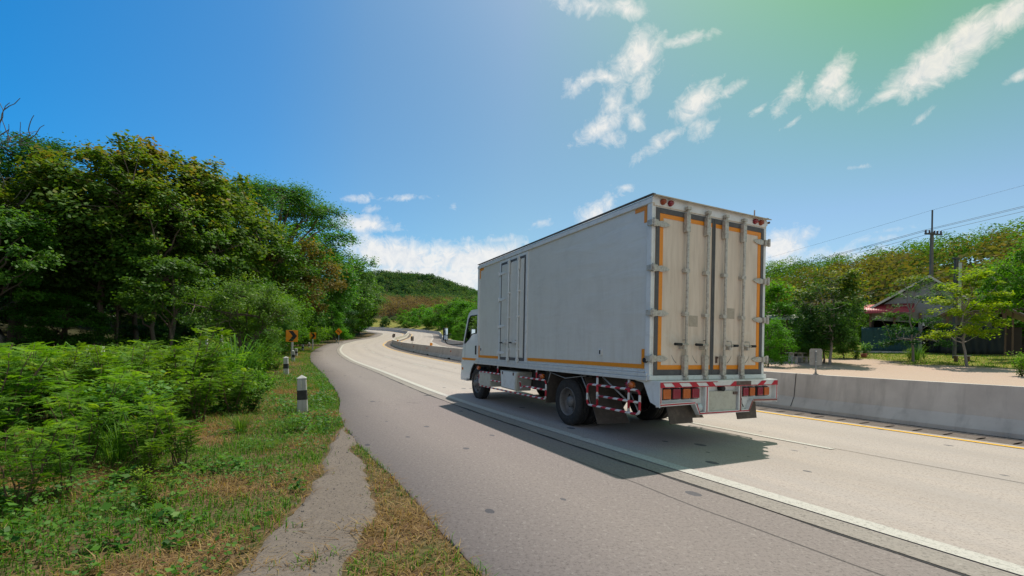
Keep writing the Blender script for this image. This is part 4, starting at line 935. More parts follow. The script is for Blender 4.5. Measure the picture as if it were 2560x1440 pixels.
proto('mid1', make_tree, 41, h=12, bare=.14, cr=3.7, ncl=90, clr=(.95, .7), nl=230, leaf=.235, lm='mid', tr=.18, nlimb=12)
proto('mid2', make_tree, 42, h=12, bare=.10, cr=4.2, ncl=98, clr=(1.0, .7), nl=220, leaf=.265, lm='mid', tr=.18, droop=.4, nlimb=12)
proto('bright1', make_tree, 51, h=6, bare=.05, cr=2.7, ncl=64, clr=(.75, .6), nl=170, leaf=.19, lm='bright', tr=.1, droop=.3)
proto('bright2', make_tree, 52, h=6, bare=.02, cr=3.1, ncl=66, clr=(.8, .5), nl=170, leaf=.17, lm='bright', tr=.1, shape='cone')
proto('brown1', make_tree, 61, h=12, bare=.3, cr=4.2, ncl=84, clr=(1.05, .7), nl=180, leaf=.27, lm='brown', tr=.2, top=.3)
proto('round', make_tree, 71, h=4.6, bare=.30, cr=2.45, ncl=120, clr=(.48, .36), nl=150, leaf=.13, lm='roundt', aspect=.4, tr=.13, stems=3, lean=.3, nlimb=14, hollow=.4)
proto('bright3', make_tree, 53, h=7, bare=.46, cr=2.6, ncl=60, clr=(.7, .45), nl=150, leaf=.19, lm='bright', tr=.13, shape='layer')
proto('bare', bare_tree, 81)
proto('under', make_tree, 85, h=9, bare=.52, cr=2.8, ncl=60, clr=(.75, .40), nl=120, leaf=.26, lm='mid', aspect=.6, tr=.12, shape='layer', nlimb=12, bk=BK)
proto('gard', make_tree, 91, h=6, bare=.26, cr=2.3, ncl=50, clr=(.58, .24), nl=95, leaf=.21, lm='gloss', aspect=.45, tr=.1, up=.9, shape='layer', top=.5, bk=BKG)
proto('gard2', make_tree, 92, h=6, bare=.18, cr=2.0, ncl=72, clr=(.55, .4), nl=120, leaf=.22, lm='gloss', aspect=.42, tr=.09, top=.6, bk=BKG)
proto('young', make_tree, 93, h=5.5, bare=.36, cr=1.75, ncl=62, clr=(.42, .20), nl=120, leaf=.15, lm='yellow', aspect=.6, tr=.075, up=1.0, shape='layer', stems=1, lean=.6, bk=BKG)
def lib(k):   # a few lighter meshes for trees that are far away
    pass
FAR = {}
proto('f_green', make_tree, 101, h=9, bare=.12, cr=3.6, ncl=34, clr=(1.2, .9), nl=60, leaf=.55, lm='mid', tr=.2)
proto('f_bright', make_tree, 102, h=9, bare=.10, cr=3.8, ncl=36, clr=(1.2, .8), nl=60, leaf=.5, lm='bright', tr=.2)
proto('f_brown', make_tree, 103, h=9, bare=.2, cr=3.6, ncl=34, clr=(1.15, .8), nl=52, leaf=.5, lm='brown', tr=.2, top=.2, bk=BKG)
proto('f_olive', make_tree, 104, h=9, bare=.15, cr=3.8, ncl=34, clr=(1.2, .85), nl=58, leaf=.5, lm='olive', tr=.2)
rt_ = random.Random(5)
def tree(kind, x, y, height, label, group=None, cat='tree', name='tree', rz=None, wide=1.0, zoff=0):
    tm, cm, h = PROTO[kind]; s = height / h
    e = empty(name, (x, y, hz(x, y) - .05 + zoff), rt_.uniform(0, 6.28) if rz is None else rz, label, cat, group)
    e.scale = (s * wide, s * wide, s)
    t_ = bpy.data.objects.new('trunk', tm); COL.objects.link(t_); t_.parent = e
    if cm: c_ = bpy.data.objects.new('crown', cm); COL.objects.link(c_); c_.parent = e
    return e
def tree_px(kind, u, Y, vtop, label, group=None, **k):
    """a tree standing Y metres ahead in the direction of u and tall enough to reach vtop"""
    x, _, zt = px(u, vtop, Y); return tree(kind, x, Y, zt - hz(x, Y), label, group, **k)
# ---------------------------------------------------------------- left forest, tree by tree
tree_px('bare', 22, 26, 228, 'leafless grey tree rising above the dark forest at the left edge', name='bare_tree', rz=2.2, wide=1.35)
tree_px('dark1', 40, 29, 372, 'dark bluish green tree with layered boughs under the leafless tree', wide=1.1)
tree_px('dark2', 120, 33, 368, 'dark green tree between the leafless tree and the first teak')
tree_px('under', -20, 21, 520, 'leafy tree cut by the left edge, its boughs hanging low')
tree_px('teak2', 175, 26, 415, 'broad leaved tree with tan flower sprays, leftmost of the brownish crowns', wide=1.05)
tree_px('teak1', 262, 26, 333, 'tallest broad leaved tree with brown flowering top left of the notch in the skyline')
tree_px('teak3', 345, 29, 352, 'slender olive tree just right of the tallest brownish crown')
tree_px('teak2', 395, 27, 440, 'olive brown broad leaved tree with forked trunk in the forest edge', wide=.95)
tree_px('teak3', 445, 30, 362, 'broad leaved tree whose thin tufted top breaks the skyline', wide=1.15)
tree_px('teak1', 520, 33, 400, 'yellowish olive tree at the right shoulder of the brownish crowns')
tree_px('under', 430, 24, 650, 'understorey tree with pale leaf tufts in front of the dark trunks', name='understorey_tree', wide=1.1)
tree_px('under', 300, 27, 560, 'understorey tree with flat leaf tufts below the tallest brownish crown', name='understorey_tree')
tree_px('teak2', 575, 39, 470, 'olive tree sloping down beside the umbrella crowned tree', wide=1.1)
tree_px('rain1', 690, 52, 475, 'wide umbrella shaped bright green crown above the forest edge')
tree_px('brown1', 715, 47, 590, 'rusty brown tree in front of the umbrella shaped crown', wide=1.1)
tree_px('mid1', 640, 43, 520, 'green tree filling the gap left of the rusty brown tree', wide=1.1)
tree_px('mid2', 765, 82, 545, 'feathery dark green tree right of the rusty brown tree', wide=1.15)
tree_px('mid1', 838, 112, 590, 'tall green tree with feathery top near the right end of the forest', wide=1.2)
tree_px('mid2', 715, 62, 640, 'pale green feathery tree behind the chevron signs', wide=1.2)
tree_px('mid1', 876, 130, 655, 'green tree where the forest slopes down to the bend', wide=1.25)
tree_px('mid2', 900, 146, 690, 'last leafy tree before the far bend, drooping over the verge', wide=1.1)
tree_px('dark2', 835, 104, 690, 'dusky green tree below the feathery tops', wide=1.1)
tree_px('mid1', 660, 34, 700, 'dark leafy tree behind the bushy round tree', wide=1.3)
# the bright bushes along the verge
tree_px('round', 612, 19, 690, 'bushy round tree with forked dark trunk beside the tall weeds', name='round_tree', wide=1.0)
tree_px('bright1', 700, 38, 725, 'bright green bushy tree behind the bushy round tree', name='bushy_tree')
tree_px('bright2', 762, 66, 740, 'bright green bushy tree above the second chevron sign', name='bushy_tree', wide=1.1)
tree_px('bright1', 715, 50, 755, 'lime green bushy tree above the first chevron sign', name='bushy_tree')
tree_px('mid2', 790, 76, 780, 'low dark bushy tree between second chevron and diamond sign', name='bushy_tree', wide=1.2)
tree_px('bright2', 826, 96, 760, 'green bushy tree behind the diamond sign', name='bushy_tree', wide=1.1)
tree_px('mid1', 856, 118, 765, 'dark green bushy tree right of the diamond sign', name='bushy_tree', wide=1.3)
tree_px('mid2', 898, 142, 775, 'bushy tree at the tip of the verge in the bend', name='bushy_tree', wide=1.4)
tree_px('bright1', 885, 136, 795, 'small green bush hanging to the grass at the bend', name='bush', wide=1.5)
tree_px('mid1', 655, 27, 800, 'dark green bush at the foot of the round tree', name='bush', wide=1.4)
r5 = np.random.default_rng(55)
# deeper rows that close the wood: nothing tells these apart
kinds = ['teak1', 'dark2', 'teak2', 'mid1', 'dark1', 'mid2', 'teak3']
for i in range(84):
    s = r5.uniform(12, 145); d = -r5.uniform(17, 46); x, y = at_sd(np.array([s]), np.array([d])); x, y = float(x[0]), float(y[0])
    u = 1280 + FPX * x / max(y, 1)
    if u < -500 or y < 6: continue
    lim = np.interp(u, [-500, 0, 200, 300, 520, 600, 700, 760, 850, 900, 940, 1000], [330, 360, 380, 375, 430, 500, 510, 570, 625, 680, 740, 800])
    zt = px(u, lim + 18, y)[2]; hgt = min(zt - hz(x, y), r5.uniform(11, 16))
    if hgt < 4: continue
    tree(kinds[i % 7], x, y, hgt, ['tall olive leaved', 'dusky green', 'broad olive', 'mid green', 'dark layered', 'loose green', 'slender olive'][i % 7] + ' forest tree deep in the wood, ' + ('behind the brownish crowns' if u < 560 else 'behind the umbrella shaped crown' if u < 780 else 'towards the far bend') + (', near row' if d > -27 else ', back row'), 'trees deep in the left wood', wide=1.15, name='forest_tree')
for i in range(6, 16):   # low dark undergrowth at the forest foot
    s = 9 + i * 3.2 + r5.uniform(-1, 1); d = -r5.uniform(12, 15.5); x, y = at_sd(np.array([s]), np.array([d]))
    tree(['mid1', 'dark2', 'mid2'][i % 3], float(x[0]), float(y[0]), r5.uniform(2.6, 4.2), 'shaded leafy bush at the forest foot ' + ['behind the round tree', 'left of the round tree', 'right of the round tree', 'behind the first chevron sign', 'left of the first chevron sign', 'between the chevron signs', 'behind the second chevron sign', 'left of the second chevron sign', 'near the diamond sign', 'left of the diamond sign'][i - 6], 'undergrowth bushes at the forest edge', wide=1.6, name='forest_bush', cat='bush')

for i in range(20):   # low bushes that reach the ground beside the verge, out to the bend
    s = 46 + i * 4.6 + r5.uniform(-1, 1); d = -r5.uniform(6.8, 9.5); x, y = at_sd(np.array([s]), np.array([d]))
    tree(['bright1', 'mid1', 'bright2', 'mid2'][i % 4], float(x[0]), float(y[0]), r5.uniform(1.6, 2.9) * (1 + s / 250), ['lime', 'dark green', 'bright green', 'loose green'][i % 4] + ' verge bush ' + ['between the chevron signs', 'near the diamond sign', 'approaching the bend', 'at the end of the visible verge'][min(3, i // 5)], 'bushes along the far verge', wide=1.25, name='verge_bush', cat='bush')
for i in range(10):   # bushes far inside the wood
    s = 8 + i * 4 + r5.uniform(-1, 1); d = -r5.uniform(24, 30); x, y = at_sd(np.array([s]), np.array([d]))
    tree(['mid1', 'dark2'][i % 2], float(x[0]), float(y[0]), r5.uniform(3.5, 5), 'dim leafy bush deep inside the dark wood behind the trunks', 'bushes inside the wood', wide=1.6, name='forest_bush', cat='bush')
# ---------------------------------------------------------------- far bend: bank and trees right of the road
far_r = [('f_bright', 960, 238, 795), ('f_green', 985, 240, 790), ('f_bright', 1010, 232, 778), ('f_bright', 1040, 225, 765), ('f_green', 1065, 215, 760), ('f_bright', 1090, 200, 752), ('mid1', 1105, 165, 765), ('bright1', 1120, 135, 745), ('mid2', 1140, 125, 740), ('bright1', 1165, 105, 748), ('mid1', 1190, 110, 728), ('bright2', 1210, 90, 745), ('bright1', 1080, 175, 785), ('bright2', 1185, 74, 790), ('mid2', 1128, 98, 790), ('mid1', 1150, 88, 800), ('bright2', 1172, 95, 775), ('bright1', 1100, 140, 800), ('bright2', 1060, 212, 790), ('f_bright', 1030, 235, 795), ('bright1', 1225, 78, 760), ('bright1', 1015, 238, 800), ('mid2', 1240, 96, 735)]
for i, (k, u, Y, vt) in enumerate(far_r):
    for _ in range(30):
        if offs(px(u, 860, Y)[0], Y)[0][0] > 21.5: break
        u += 4
    tree_px(k, u, Y, vt, {'f': 'distant', 'm': 'dark green', 'b': 'bright green'}[k[0]] + ' tree beyond the outer barrier, ' + ['left of the far bend', 'above the far bend', 'right of the far bend', 'beside the truck cab'][int(np.clip((u - 960) / 75, 0, 3))], 'trees beyond the outer barrier', name='roadside_tree', wide=1.25 if k[0] != 'f' else 1.4)
for i in range(70):
    s = r5.uniform(50, 225); d = r5.uniform(19.2, 25); x, y = at_sd(np.array([s]), np.array([d])); x, y = float(x[0]), float(y[0])
    if y < 1 or 1280 + FPX * x / y > 1330: continue
    tree(['bright1', 'bright2', 'mid1'][i % 3], x, y, r5.uniform(1.3, 2.8) * (1 + s / 200), ['lime green', 'bright green', 'darker green'][i % 3] + ' low bush on the bank, ' + ('near part beside the truck mirror' if s < 90 else 'middle part' if s < 140 else 'far part of the bend'), 'bushes on the bank of the far bend', wide=1.15, name='bank_bush', cat='bush')

# ---------------------------------------------------------------- far woods: leaf clumps on thousands of crowns nobody could count
def far_wood(name, pts, heights, radii, lm, label, nclump, size, seed, slender=1.0):
    r = np.random.default_rng(seed); VV = []; AA = []
    for (x, y, z), h, cr in zip(pts, heights, radii):
        n = nclump; base = r.uniform(.1, .8); u = rand_unit(r, n); q = r.uniform(.35, 1.0, n) ** .5; lob = 1 + .25 * np.sin(3 * np.arctan2(u[:, 1], u[:, 0]) + r.uniform(0, 6))
        P = np.c_[u[:, 0] * cr * q * lob + x, u[:, 1] * cr * q * lob + y, z + h * .60 + u[:, 2] * h * .40 * q * slender]
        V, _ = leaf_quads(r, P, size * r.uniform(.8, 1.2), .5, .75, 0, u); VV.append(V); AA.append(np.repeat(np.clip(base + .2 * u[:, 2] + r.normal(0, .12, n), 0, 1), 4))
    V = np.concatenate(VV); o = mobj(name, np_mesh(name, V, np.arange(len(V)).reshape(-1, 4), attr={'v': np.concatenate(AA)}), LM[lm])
    return tag(o, label, 'wood', kind='stuff')
LM['hillgreen'] = leaf_mat('hill_green', [(0, (.035, .070, .018)), (.5, (.060, .115, .025)), (1, (.115, .175, .035))], rough=.9, spec=.0, objvar=0)
LM['hillbrown'] = leaf_mat('hill_brown', [(0, (.075, .075, .024)), (.4, (.135, .105, .032)), (.7, (.115, .13, .030)), (1, (.22, .17, .065))], rough=.9, spec=.0, objvar=0)
LM['hillbright'] = leaf_mat('hill_bright', [(0, (.045, .115, .014)), (.6, (.085, .19, .020)), (1, (.14, .25, .03))], rough=.9, spec=.0, objvar=0)
LM['mount'] = leaf_mat('mountain_leaves', [(0, (.018, .055, .030)), (.5, (.040, .098, .045)), (1, (.10, .165, .062))], rough=.9, spec=.0, objvar=0)
LM['greybrown'] = leaf_mat('dry_grey_brown', [(0, (.09, .062, .045)), (.5, (.155, .108, .072)), (1, (.23, .165, .11))], rough=.9, spec=.0, objvar=0)
def scatter(n, box, keep, seed):
    r = np.random.default_rng(seed); x = r.uniform(box[0], box[1], n * 4); y = r.uniform(box[2], box[3], n * 4); k = keep(x, y, r); x, y = x[k][:n], y[k][:n]; return np.c_[x, y, H(x, y)], r
def hill_keep(lo, hi, umin, umax):
    def f(x, y, r):
        d, s = offs(x, y); u = 1280 + FPX * x / y; return (d > lo) & (d < hi) & (u > umin) & (u < umax)
    return f
for nm, n, lo, hi, lm, sd_, nc, hh, lab in (
    ('hillside_wood', 330, 62, 150, 'hillbrown', 1, 420, (8.5, 12), 'olive and brown autumn wood covering the hillside behind the house'),
    ('hillside_wood', 80, 62, 150, 'hillgreen', 2, 300, (8, 11), 'scattered green crowns among the brown wood on the hillside'),
    ('hilltop_wood', 300, 146, 235, 'hillbright', 3, 320, (10, 14), 'fresh green trees along the crest of the right hillside'),
    ('hilltop_wood', 150, 140, 235, 'hillgreen', 4, 170, (7, 12), 'darker green trees between the fresh green ones on the crest')):
    P, r = scatter(n, (20, 420, 45, 380), hill_keep(lo, hi, 1850, 2760), sd_); hs = r.uniform(*hh, len(P)); far_wood(nm, P, hs, hs * .46, lm, lab, nc, .70, sd_)
P, r = scatter(330, (-95, 30, 238, 345), lambda x, y, r: (1280 + FPX * x / y > 905) & (1280 + FPX * x / y < 1260), 6); hs = r.uniform(8, 12, len(P))
far_wood('valley_wood', P, hs, hs * .34, 'greybrown', 'bare greyish brown wood in the valley below the green mountain', 150, .7, 6)
P, r = scatter(70, (-95, 30, 232, 340), lambda x, y, r: (1280 + FPX * x / y > 905) & (1280 + FPX * x / y < 1260), 16); hs = r.uniform(7, 11, len(P))
far_wood('valley_wood', P, hs, hs * .36, 'hillgreen', 'green crowns dotted through the greyish brown valley wood', 150, .7, 16)
P, r = scatter(2300, (-200, 60, 340, 700), lambda x, y, r: (1280 + FPX * x / y > 880) & (1280 + FPX * x / y < 1300), 8); hs = r.uniform(8, 12, len(P))
far_wood('mountain_wood', P, hs, hs * .40, 'mount', 'dense dark green forest covering the distant mountain', 80, 1.5, 8)
P, r = scatter(60, (22, 64, 52, 78), lambda x, y, r: (offs(x, y)[0] > 44) & (1280 + FPX * x / y > 1850), 9)
for i, q in enumerate(P[:36]): tree(['mid1', 'bright1', 'f_green', 'mid2'][i % 4], float(q[0]), float(q[1]), r.uniform(3.5, 6.5), 'green garden tree growing behind the houses', 'trees behind the houses', wide=1.2, name='garden_tree')

# ---------------------------------------------------------------- tall weeds, one legume shrub at a time
def frond_set(r, base, dirs, length, npair, pl, pw, curve_=.35):
    """pinnate leaves: rachis starts, directions -> leaflet quads"""
    n = len(base); d = dirs / np.linalg.norm(dirs, axis=1)[:, None]; side = np.cross(d, [0, 0, 1.]); side /= np.linalg.norm(side, axis=1)[:, None] + 1e-6
    upv = np.cross(side, d); tt_ = np.linspace(.12, 1, npair); V = []
    for sgn in (-1, 1):
        for k, t_ in enumerate(tt_):
            ll = length[:, None]; c = base + d * ll * t_ - np.array([0, 0, 1.]) * (t_ ** 2) * ll * curve_
            pk = pl * (1.15 - .75 * abs(t_ - .35)) * r.uniform(.85, 1.15, (n, 1)); dirp = side * sgn * .9 + d * .45 - upv * .12 + r.normal(0, .06, (n, 3)); w = d * pw * .5
            V.append(np.stack([c - w * .6, c + dirp * pk * .5 - w - upv * .004, c + dirp * pk - upv * .01, c + dirp * pk * .5 + w], 1))
    V = np.stack(V, 1); return V.reshape(-1, 3)
def make_shrub(seed, h=1.8, nst=7, spread=.8, nf=15, fl=.32, pl=.078, pw=.022, lm='shrub', npair=10, curve_=.3):
    r = np.random.default_rng(seed); segs = []; VV = []; AA = []
    for i in range(nst):
        an = r.uniform(0, 6.283); sp = spread * r.uniform(.2, 1); tp = np.array([math.cos(an) * sp, math.sin(an) * sp, h * r.uniform(.7, 1.05)])
        P = curve((math.cos(an) * .08, math.sin(an) * .08, -.05), tp, .1, 9, r, .02); segs.append((P, np.linspace(.016, .004, 9)))
        tt_ = r.uniform(.22, 1, nf); ii = tt_ * 8; lo = np.clip(ii.astype(int), 0, 7); b = P[lo] + (P[lo + 1] - P[lo]) * (ii - lo)[:, None]
        a2 = r.uniform(0, 6.283, nf); dr = np.c_[np.cos(a2), np.sin(a2), r.uniform(-.15, 1.1, nf)]
        V = frond_set(r, b, dr, fl * r.uniform(.7, 1.3, nf) * (1.15 - .4 * tt_), npair, pl, pw, curve_); VV.append(V)
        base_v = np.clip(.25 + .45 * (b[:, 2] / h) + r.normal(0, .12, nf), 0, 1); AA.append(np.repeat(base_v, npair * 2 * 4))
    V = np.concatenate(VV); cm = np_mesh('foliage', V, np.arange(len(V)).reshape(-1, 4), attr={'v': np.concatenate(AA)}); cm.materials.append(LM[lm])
    TV, TF = tubes_np(segs, 5); tm = np_mesh('stem', TV, TF, smooth=True); tm.materials.append(BKR); return tm, cm, h
SH = [make_shrub(200 + i, h=1.8, nst=[8, 7, 9, 6][i], spread=[.75, .9, .7, .8][i], nf=27) for i in range(4)]
def make_weed(seed, h=1.0, n=900, leaf=.075, lm='mid', cr=.55):
    r = np.random.default_rng(seed); segs = []; C = []
    for i in range(9):
        an = r.uniform(0, 6.283); tp = np.array([math.cos(an) * cr * r.uniform(.1, 1), math.sin(an) * cr * r.uniform(.1, 1), h * r.uniform(.6, 1)]); P = curve((0, 0, -.05), tp, .08, 6, r, .03); segs.append((P, np.linspace(.009, .003, 6)))
        C.append(P[r.integers(1, 6, n // 9)] + r.normal(0, .085, (n // 9, 3)))
    C = np.concatenate(C); C[:, 2] = np.abs(C[:, 2]) + .02; V, F = leaf_quads(r, C, leaf, .7, .75, .2)
    a = np.clip(.3 + .4 * C[:, 2] / h + r.normal(0, .15, len(C)), 0, 1); cm = np_mesh('foliage', V, F, attr={'v': np.repeat(a, 4)}); cm.materials.append(LM[lm])
    TV, TF = tubes_np(segs, 4); tm = np_mesh('stem', TV, TF); tm.materials.append(BKR); return tm, cm, h
WD = [make_weed(300, lm='bright'), make_weed(301, leaf=.095, n=700), make_weed(302, lm='shrub', leaf=.06, n=1100), make_weed(303, lm='mid', leaf=.085)]
def make_tallgrass(seed, h=1.0, n=150, sp=.28, lm='bright'):
    r = np.random.default_rng(seed); V = []; 
    for i in range(n):
        an = r.uniform(0, 6.283); b = np.array([math.cos(an), math.sin(an), 0]) * sp * .4 * r.random(); d = np.array([math.cos(an), math.sin(an), 0]); hh = h * r.uniform(.5, 1.1); ln = r.uniform(.25, 1.0) * hh; w = .004 + .004 * r.random(); s_ = np.array([-d[1], d[0], 0]) * w
        pts = [b, b + d * ln * .25 + [0, 0, hh * .55], b + d * ln * .65 + [0, 0, hh * .9], b + d * ln * 1.1 + [0, 0, hh * .8]]
        ws = [1, 1, .7, .1]
        for k in range(3): V += [pts[k] - s_ * ws[k], pts[k] + s_ * ws[k], pts[k + 1] + s_ * ws[k + 1], pts[k + 1] - s_ * ws[k + 1]]
    V = np.array(V); cm = np_mesh('blades', V, np.arange(len(V)).reshape(-1, 4), attr={'v': np.repeat(r.uniform(.1, .9, n), 12)}); cm.materials.append(LM[lm]); return cm, h
TG = [make_tallgrass(400, lm='mid', sp=.6, n=150), make_tallgrass(401, sp=.8, lm='mid', n=150)]
def plant(pr, x, y, height, name, label, cat, group=None, wide=1.0):
    tm, cm, h = pr; e = empty(name, (x, y, hz(x, y)), rt_.uniform(0, 6.28), label, cat, group); s = height / h; e.scale = (s * wide, s * wide, s)
    for nm, me in (('stem', tm), ('foliage', cm)): o = bpy.data.objects.new(nm, me); COL.objects.link(o); o.parent = e
    return e
# the shrubs that stand out, each with its own words
hero = [(455, 8.6, 812, 'tallest feathery shrub, its tip rising above the weeds right of the others'), (395, 9.4, 850, 'feathery shrub leaning left beside the tallest one'), (300, 7.4, 858, 'feathery shrub with pointed tip in the middle of the weed bank'), (140, 7.6, 856, 'feathery shrub with pointed tip left of the middle one'), (25, 7.2, 860, 'feathery shrub with pointed tip nearest the left edge'), (540, 9.6, 880, 'bright feathery shrub at the right end of the weed bank'), (500, 8.0, 930, 'feathery shrub leaning towards the mown verge'), (225, 6.6, 905, 'dense feathery shrub low in front of the weed bank')]
for i, (u, Y, vt, lab) in enumerate(hero):
    x, _, zt = px(u, vt, Y); plant(SH[i % 4], x, Y, max(.9, zt - hz(x, Y)), 'legume_shrub', lab, 'shrub', wide=1.15)
def where_(x, y, head):
    u = 1280 + FPX * x / y
    side = 'at the left edge' if u < 120 else 'left in the weed bank' if u < 300 else 'mid weed bank' if u < 450 else 'near the mown verge' if u < 600 else 'beside the guide posts'
    dep = 'closest to the camera' if y < 5 else 'in the front rows' if y < 8 else 'behind the front rows' if y < 13 else 'farther back' if y < 25 else 'far along the verge'
    return head + ' ' + side + ', ' + dep
k = 0; r6 = np.random.default_rng(66)
for i in range(700):
    if k >= 125: break
    y = r6.uniform(3.2, 17.5); d = -r6.uniform(4.7, 13.5); s_ = None
    x0, y0 = at_sd(np.array([y - 4.2]), np.array([d])); x, y_ = float(x0[0]), float(y0[0])
    if y_ < 2.6 or x > -3.4: continue
    front = sst(-8.5, -5.0, d); hh = (1.8 - .85 * front) * r6.uniform(.6, 1.1) * (.72 + .28 * sst(3.5, 7, y_))
    lim = px(1280 + FPX * x / y_, 862, y_)[2] - hz(x, y_)
    plant(SH[k % 4], x, y_, max(.5, min(hh, lim)), 'legume_shrub', where_(x, y_, ['upright', 'broad', 'slender', 'sprawling'][k % 4] + ' feathery green shrub'), 'shrub', 'shrubs of the weed bank', wide=1.2); k += 1
k = 0
for i in range(900):
    if k >= 190: break
    sq = r6.uniform(-2, 52); d = -r6.uniform(4.3, 12) - .6 * (sq > 20); x0, y0 = at_sd(np.array([sq]), np.array([d])); x, y_ = float(x0[0]), float(y0[0])
    if y_ < 2.6 or (d > -4.9 and y_ < 9): continue
    hh = r6.uniform(.45, 1.0) * (.55 + .45 * sst(3, 6, y_)) * (1 if y_ < 16 else 1.5) * (.7 if d > -5.5 else 1)
    plant(WD[k % 4], x, y_, hh, 'weed_bush', where_(x, y_, ['bright broad leaved', 'large leaved dark green', 'light small leaved', 'bluish green'][k % 4] + ' weed'), 'weed', 'broad leaved weeds beside the road', wide=1.25); k += 1
tgs = [(300, 5.4, .62, 'arching grass clump in front of the weed bank'), (590, 15.5, 1.7, 'tall pale grass clump left of the round tree trunk'), (605, 7.2, .34, 'broad bladed grass clump on the mown verge'), (735, 7.3, .24, 'small grass clump below the nearest bollard'), (250, 8.6, 1.3, 'tall grass standing in the weeds'), (100, 9.0, 1.4, 'tall grass in the weeds near the left edge'), (640, 19, 1.5, 'reed like grass right of the round tree'), (480, 10.8, 1.35, 'tall grass behind the tallest feathery shrub')]
for i, (u, Y, hh, lab) in enumerate(tgs):
    x = px(u, 865, Y)[0]; cm, h = TG[i % 2]; o = bpy.data.objects.new('tall_grass', cm); COL.objects.link(o); o.location = (x, Y, hz(x, Y)); o.scale = (hh * 1.15, hh * 1.15, hh); o.rotation_euler = (0, 0, i * 1.3); tag(o, lab, 'grass clump')
# ---------------------------------------------------------------- ground cover of the verges
def verge_cover():
    r = np.random.default_rng(77); V = []; A = []
    def blades(x, y, hgt, wid, flat, val):
        n = len(x); z = H(x, y); an = r.uniform(0, 6.283, n); d = np.c_[np.cos(an), np.sin(an), np.zeros(n)]; s_ = np.c_[-d[:, 1], d[:, 0], np.zeros(n)] * wid[:, None]; b = np.c_[x, y, z - .004]
        m_ = b + d * (hgt * flat * .5)[:, None] + np.c_[np.zeros(n), np.zeros(n), hgt * (1 - flat) * .7 + .008]; t_ = b + d * (hgt * (.35 + flat))[:, None] + np.c_[np.zeros(n), np.zeros(n), hgt * (1 - flat) + .004]
        V.append(np.stack([b - s_, b + s_, m_ + s_ * .8, m_ - s_ * .8], 1).reshape(-1, 3)); V.append(np.stack([m_ - s_ * .8, m_ + s_ * .8, t_ + s_ * .1, t_ - s_ * .1], 1).reshape(-1, 3)); A.append(np.repeat(val, 4)); A.append(np.repeat(val, 4))
    def sample(n, s0, s1, d0, d1, p=1.0):
        q = r.random(n) ** p; s = s0 + (s1 - s0) * q; d = d0 + (d1 - d0) * r.random(n); ix, iy = at_sd(s, d - 0); return ix, iy, s, d
    for (n, s0, s1, d0, d1, p, sc) in ((190000, -5, 14, -9.5, -2.45, 1.25, 1.0), (60000, 10, 62, -8.5, -2.3, 1.2, 1.7)):
        x, y, s, d = sample(n, s0, s1, d0, d1, p); keep = (y > 1.6)
        xl_, xr_ = np.interp(y, PATHX[0], PATHX[1]), np.interp(y, PATHX[0], PATHX[2]); onp = (x > xl_ - .02) & (x < xr_ + .02) & (y < 7.75)
        patch = (vnoise(x * 5, y * 5) * (y < 3.9) > .80) | (r.random(len(x)) < .10 * np.exp(-np.minimum(x - xl_, xr_ - x) / .07)); keep &= ~onp | patch
        w_ = shoulder_w(s); keep &= d < -w_ - .01 + .05 * (vnoise(s * 5, d * 0) - .3) * 1.5
        x, y, s, d = x[keep], y[keep], s[keep], d[keep]; n = len(x)
        f = vnoise(x * 1.1 + 5, y * 1.1); f2 = vnoise(x * 4, y * 4 + 7); near_strip = (x > np.interp(y, PATHX[0], PATHX[2])) & (y < 7.7)
        near_edge = np.exp(-((-d - w_[keep] - .25) / .3) ** 2)
        pst = np.clip(2.4 * (f - .45) + 1.0 * (f2 - .5) + .46 + .45 * near_strip - .6 * near_edge * (y > 7) - .25 * (y > 15), .04, .95)
        straw = r.random(n) < pst
        val = np.where(straw, r.uniform(.60, 1.0, n), r.uniform(.0, .55, n)); flat = np.where(straw, r.uniform(.45, .95, n), r.uniform(.1, .55, n))
        hgt = np.where(straw, r.uniform(.05, .16, n), r.uniform(.04, .12, n)) * sc * (.5 + 1.1 * f2); blades(x, y, hgt, r.uniform(.0022, .0045, n) * sc, flat, val)
    V = np.concatenate(V); o = mobj('verge_grass', np_mesh('verge_grass', V, np.arange(len(V)).reshape(-1, 4), attr={'v': np.concatenate(A)}), LM['grass']); tag(o, 'short green grass and dry straw covering the left verge', 'grass', kind='stuff')
    # low broad leaved creepers
    n = 110000; s = -5 + 22 * r.random(n) ** 1.3; d = -10 + 7.5 * r.random(n); x, y = at_sd(s, d); f = .55 * vnoise(x * 1.3 + 30, y * 1.3 + 3) + .45 * vnoise(x * 4.5, y * 4.5 + 9); keep = (y > 1.8) & (f > .42 + .10 * sst(-5.5, -3.4, d)) & ~((x > np.interp(y, PATHX[0], PATHX[1]) - .05) & (y < 7.8)) & (d < -shoulder_w(s) - .05)
    x, y, f = x[keep], y[keep], f[keep]; C = np.c_[x, y, H(x, y) + .02 + .75 * r.random(len(x)) * np.clip(f - .40, .02, .4)]
    V, F = leaf_quads(r, C, .036 + .03 * (vnoise(x * 3 + 50, y * 3)[:, None] > .6), 1.1, .8, .1); o = mobj('creeping_weeds', np_mesh('creeping_weeds', V, F, attr={'v': np.repeat(np.clip(r.normal(.4, .22, len(x)), 0, 1), 4)}), LM['mid']); tag(o, 'low creeping broad leaved weeds spreading over the verge', 'ground cover', kind='stuff')
    # right-hand lawn tufts
    n = 60000; x = r.uniform(14, 62, n); y = r.uniform(16, 46, n); dd, ss = offs(x, y); lawnv = vnoise(x / 3.5, y / 2.5) * .5 + .5 * sst(31, 41, dd); u = 1280 + FPX * x / y
    keep = (dd > 17.6) & (dd < 47) & (lawnv + .1 * r.random(n) > .56) & (u > 1850) & (u < 2700); V.clear() if isinstance(V, list) else None
    x, y = x[keep], y[keep]; VV = []
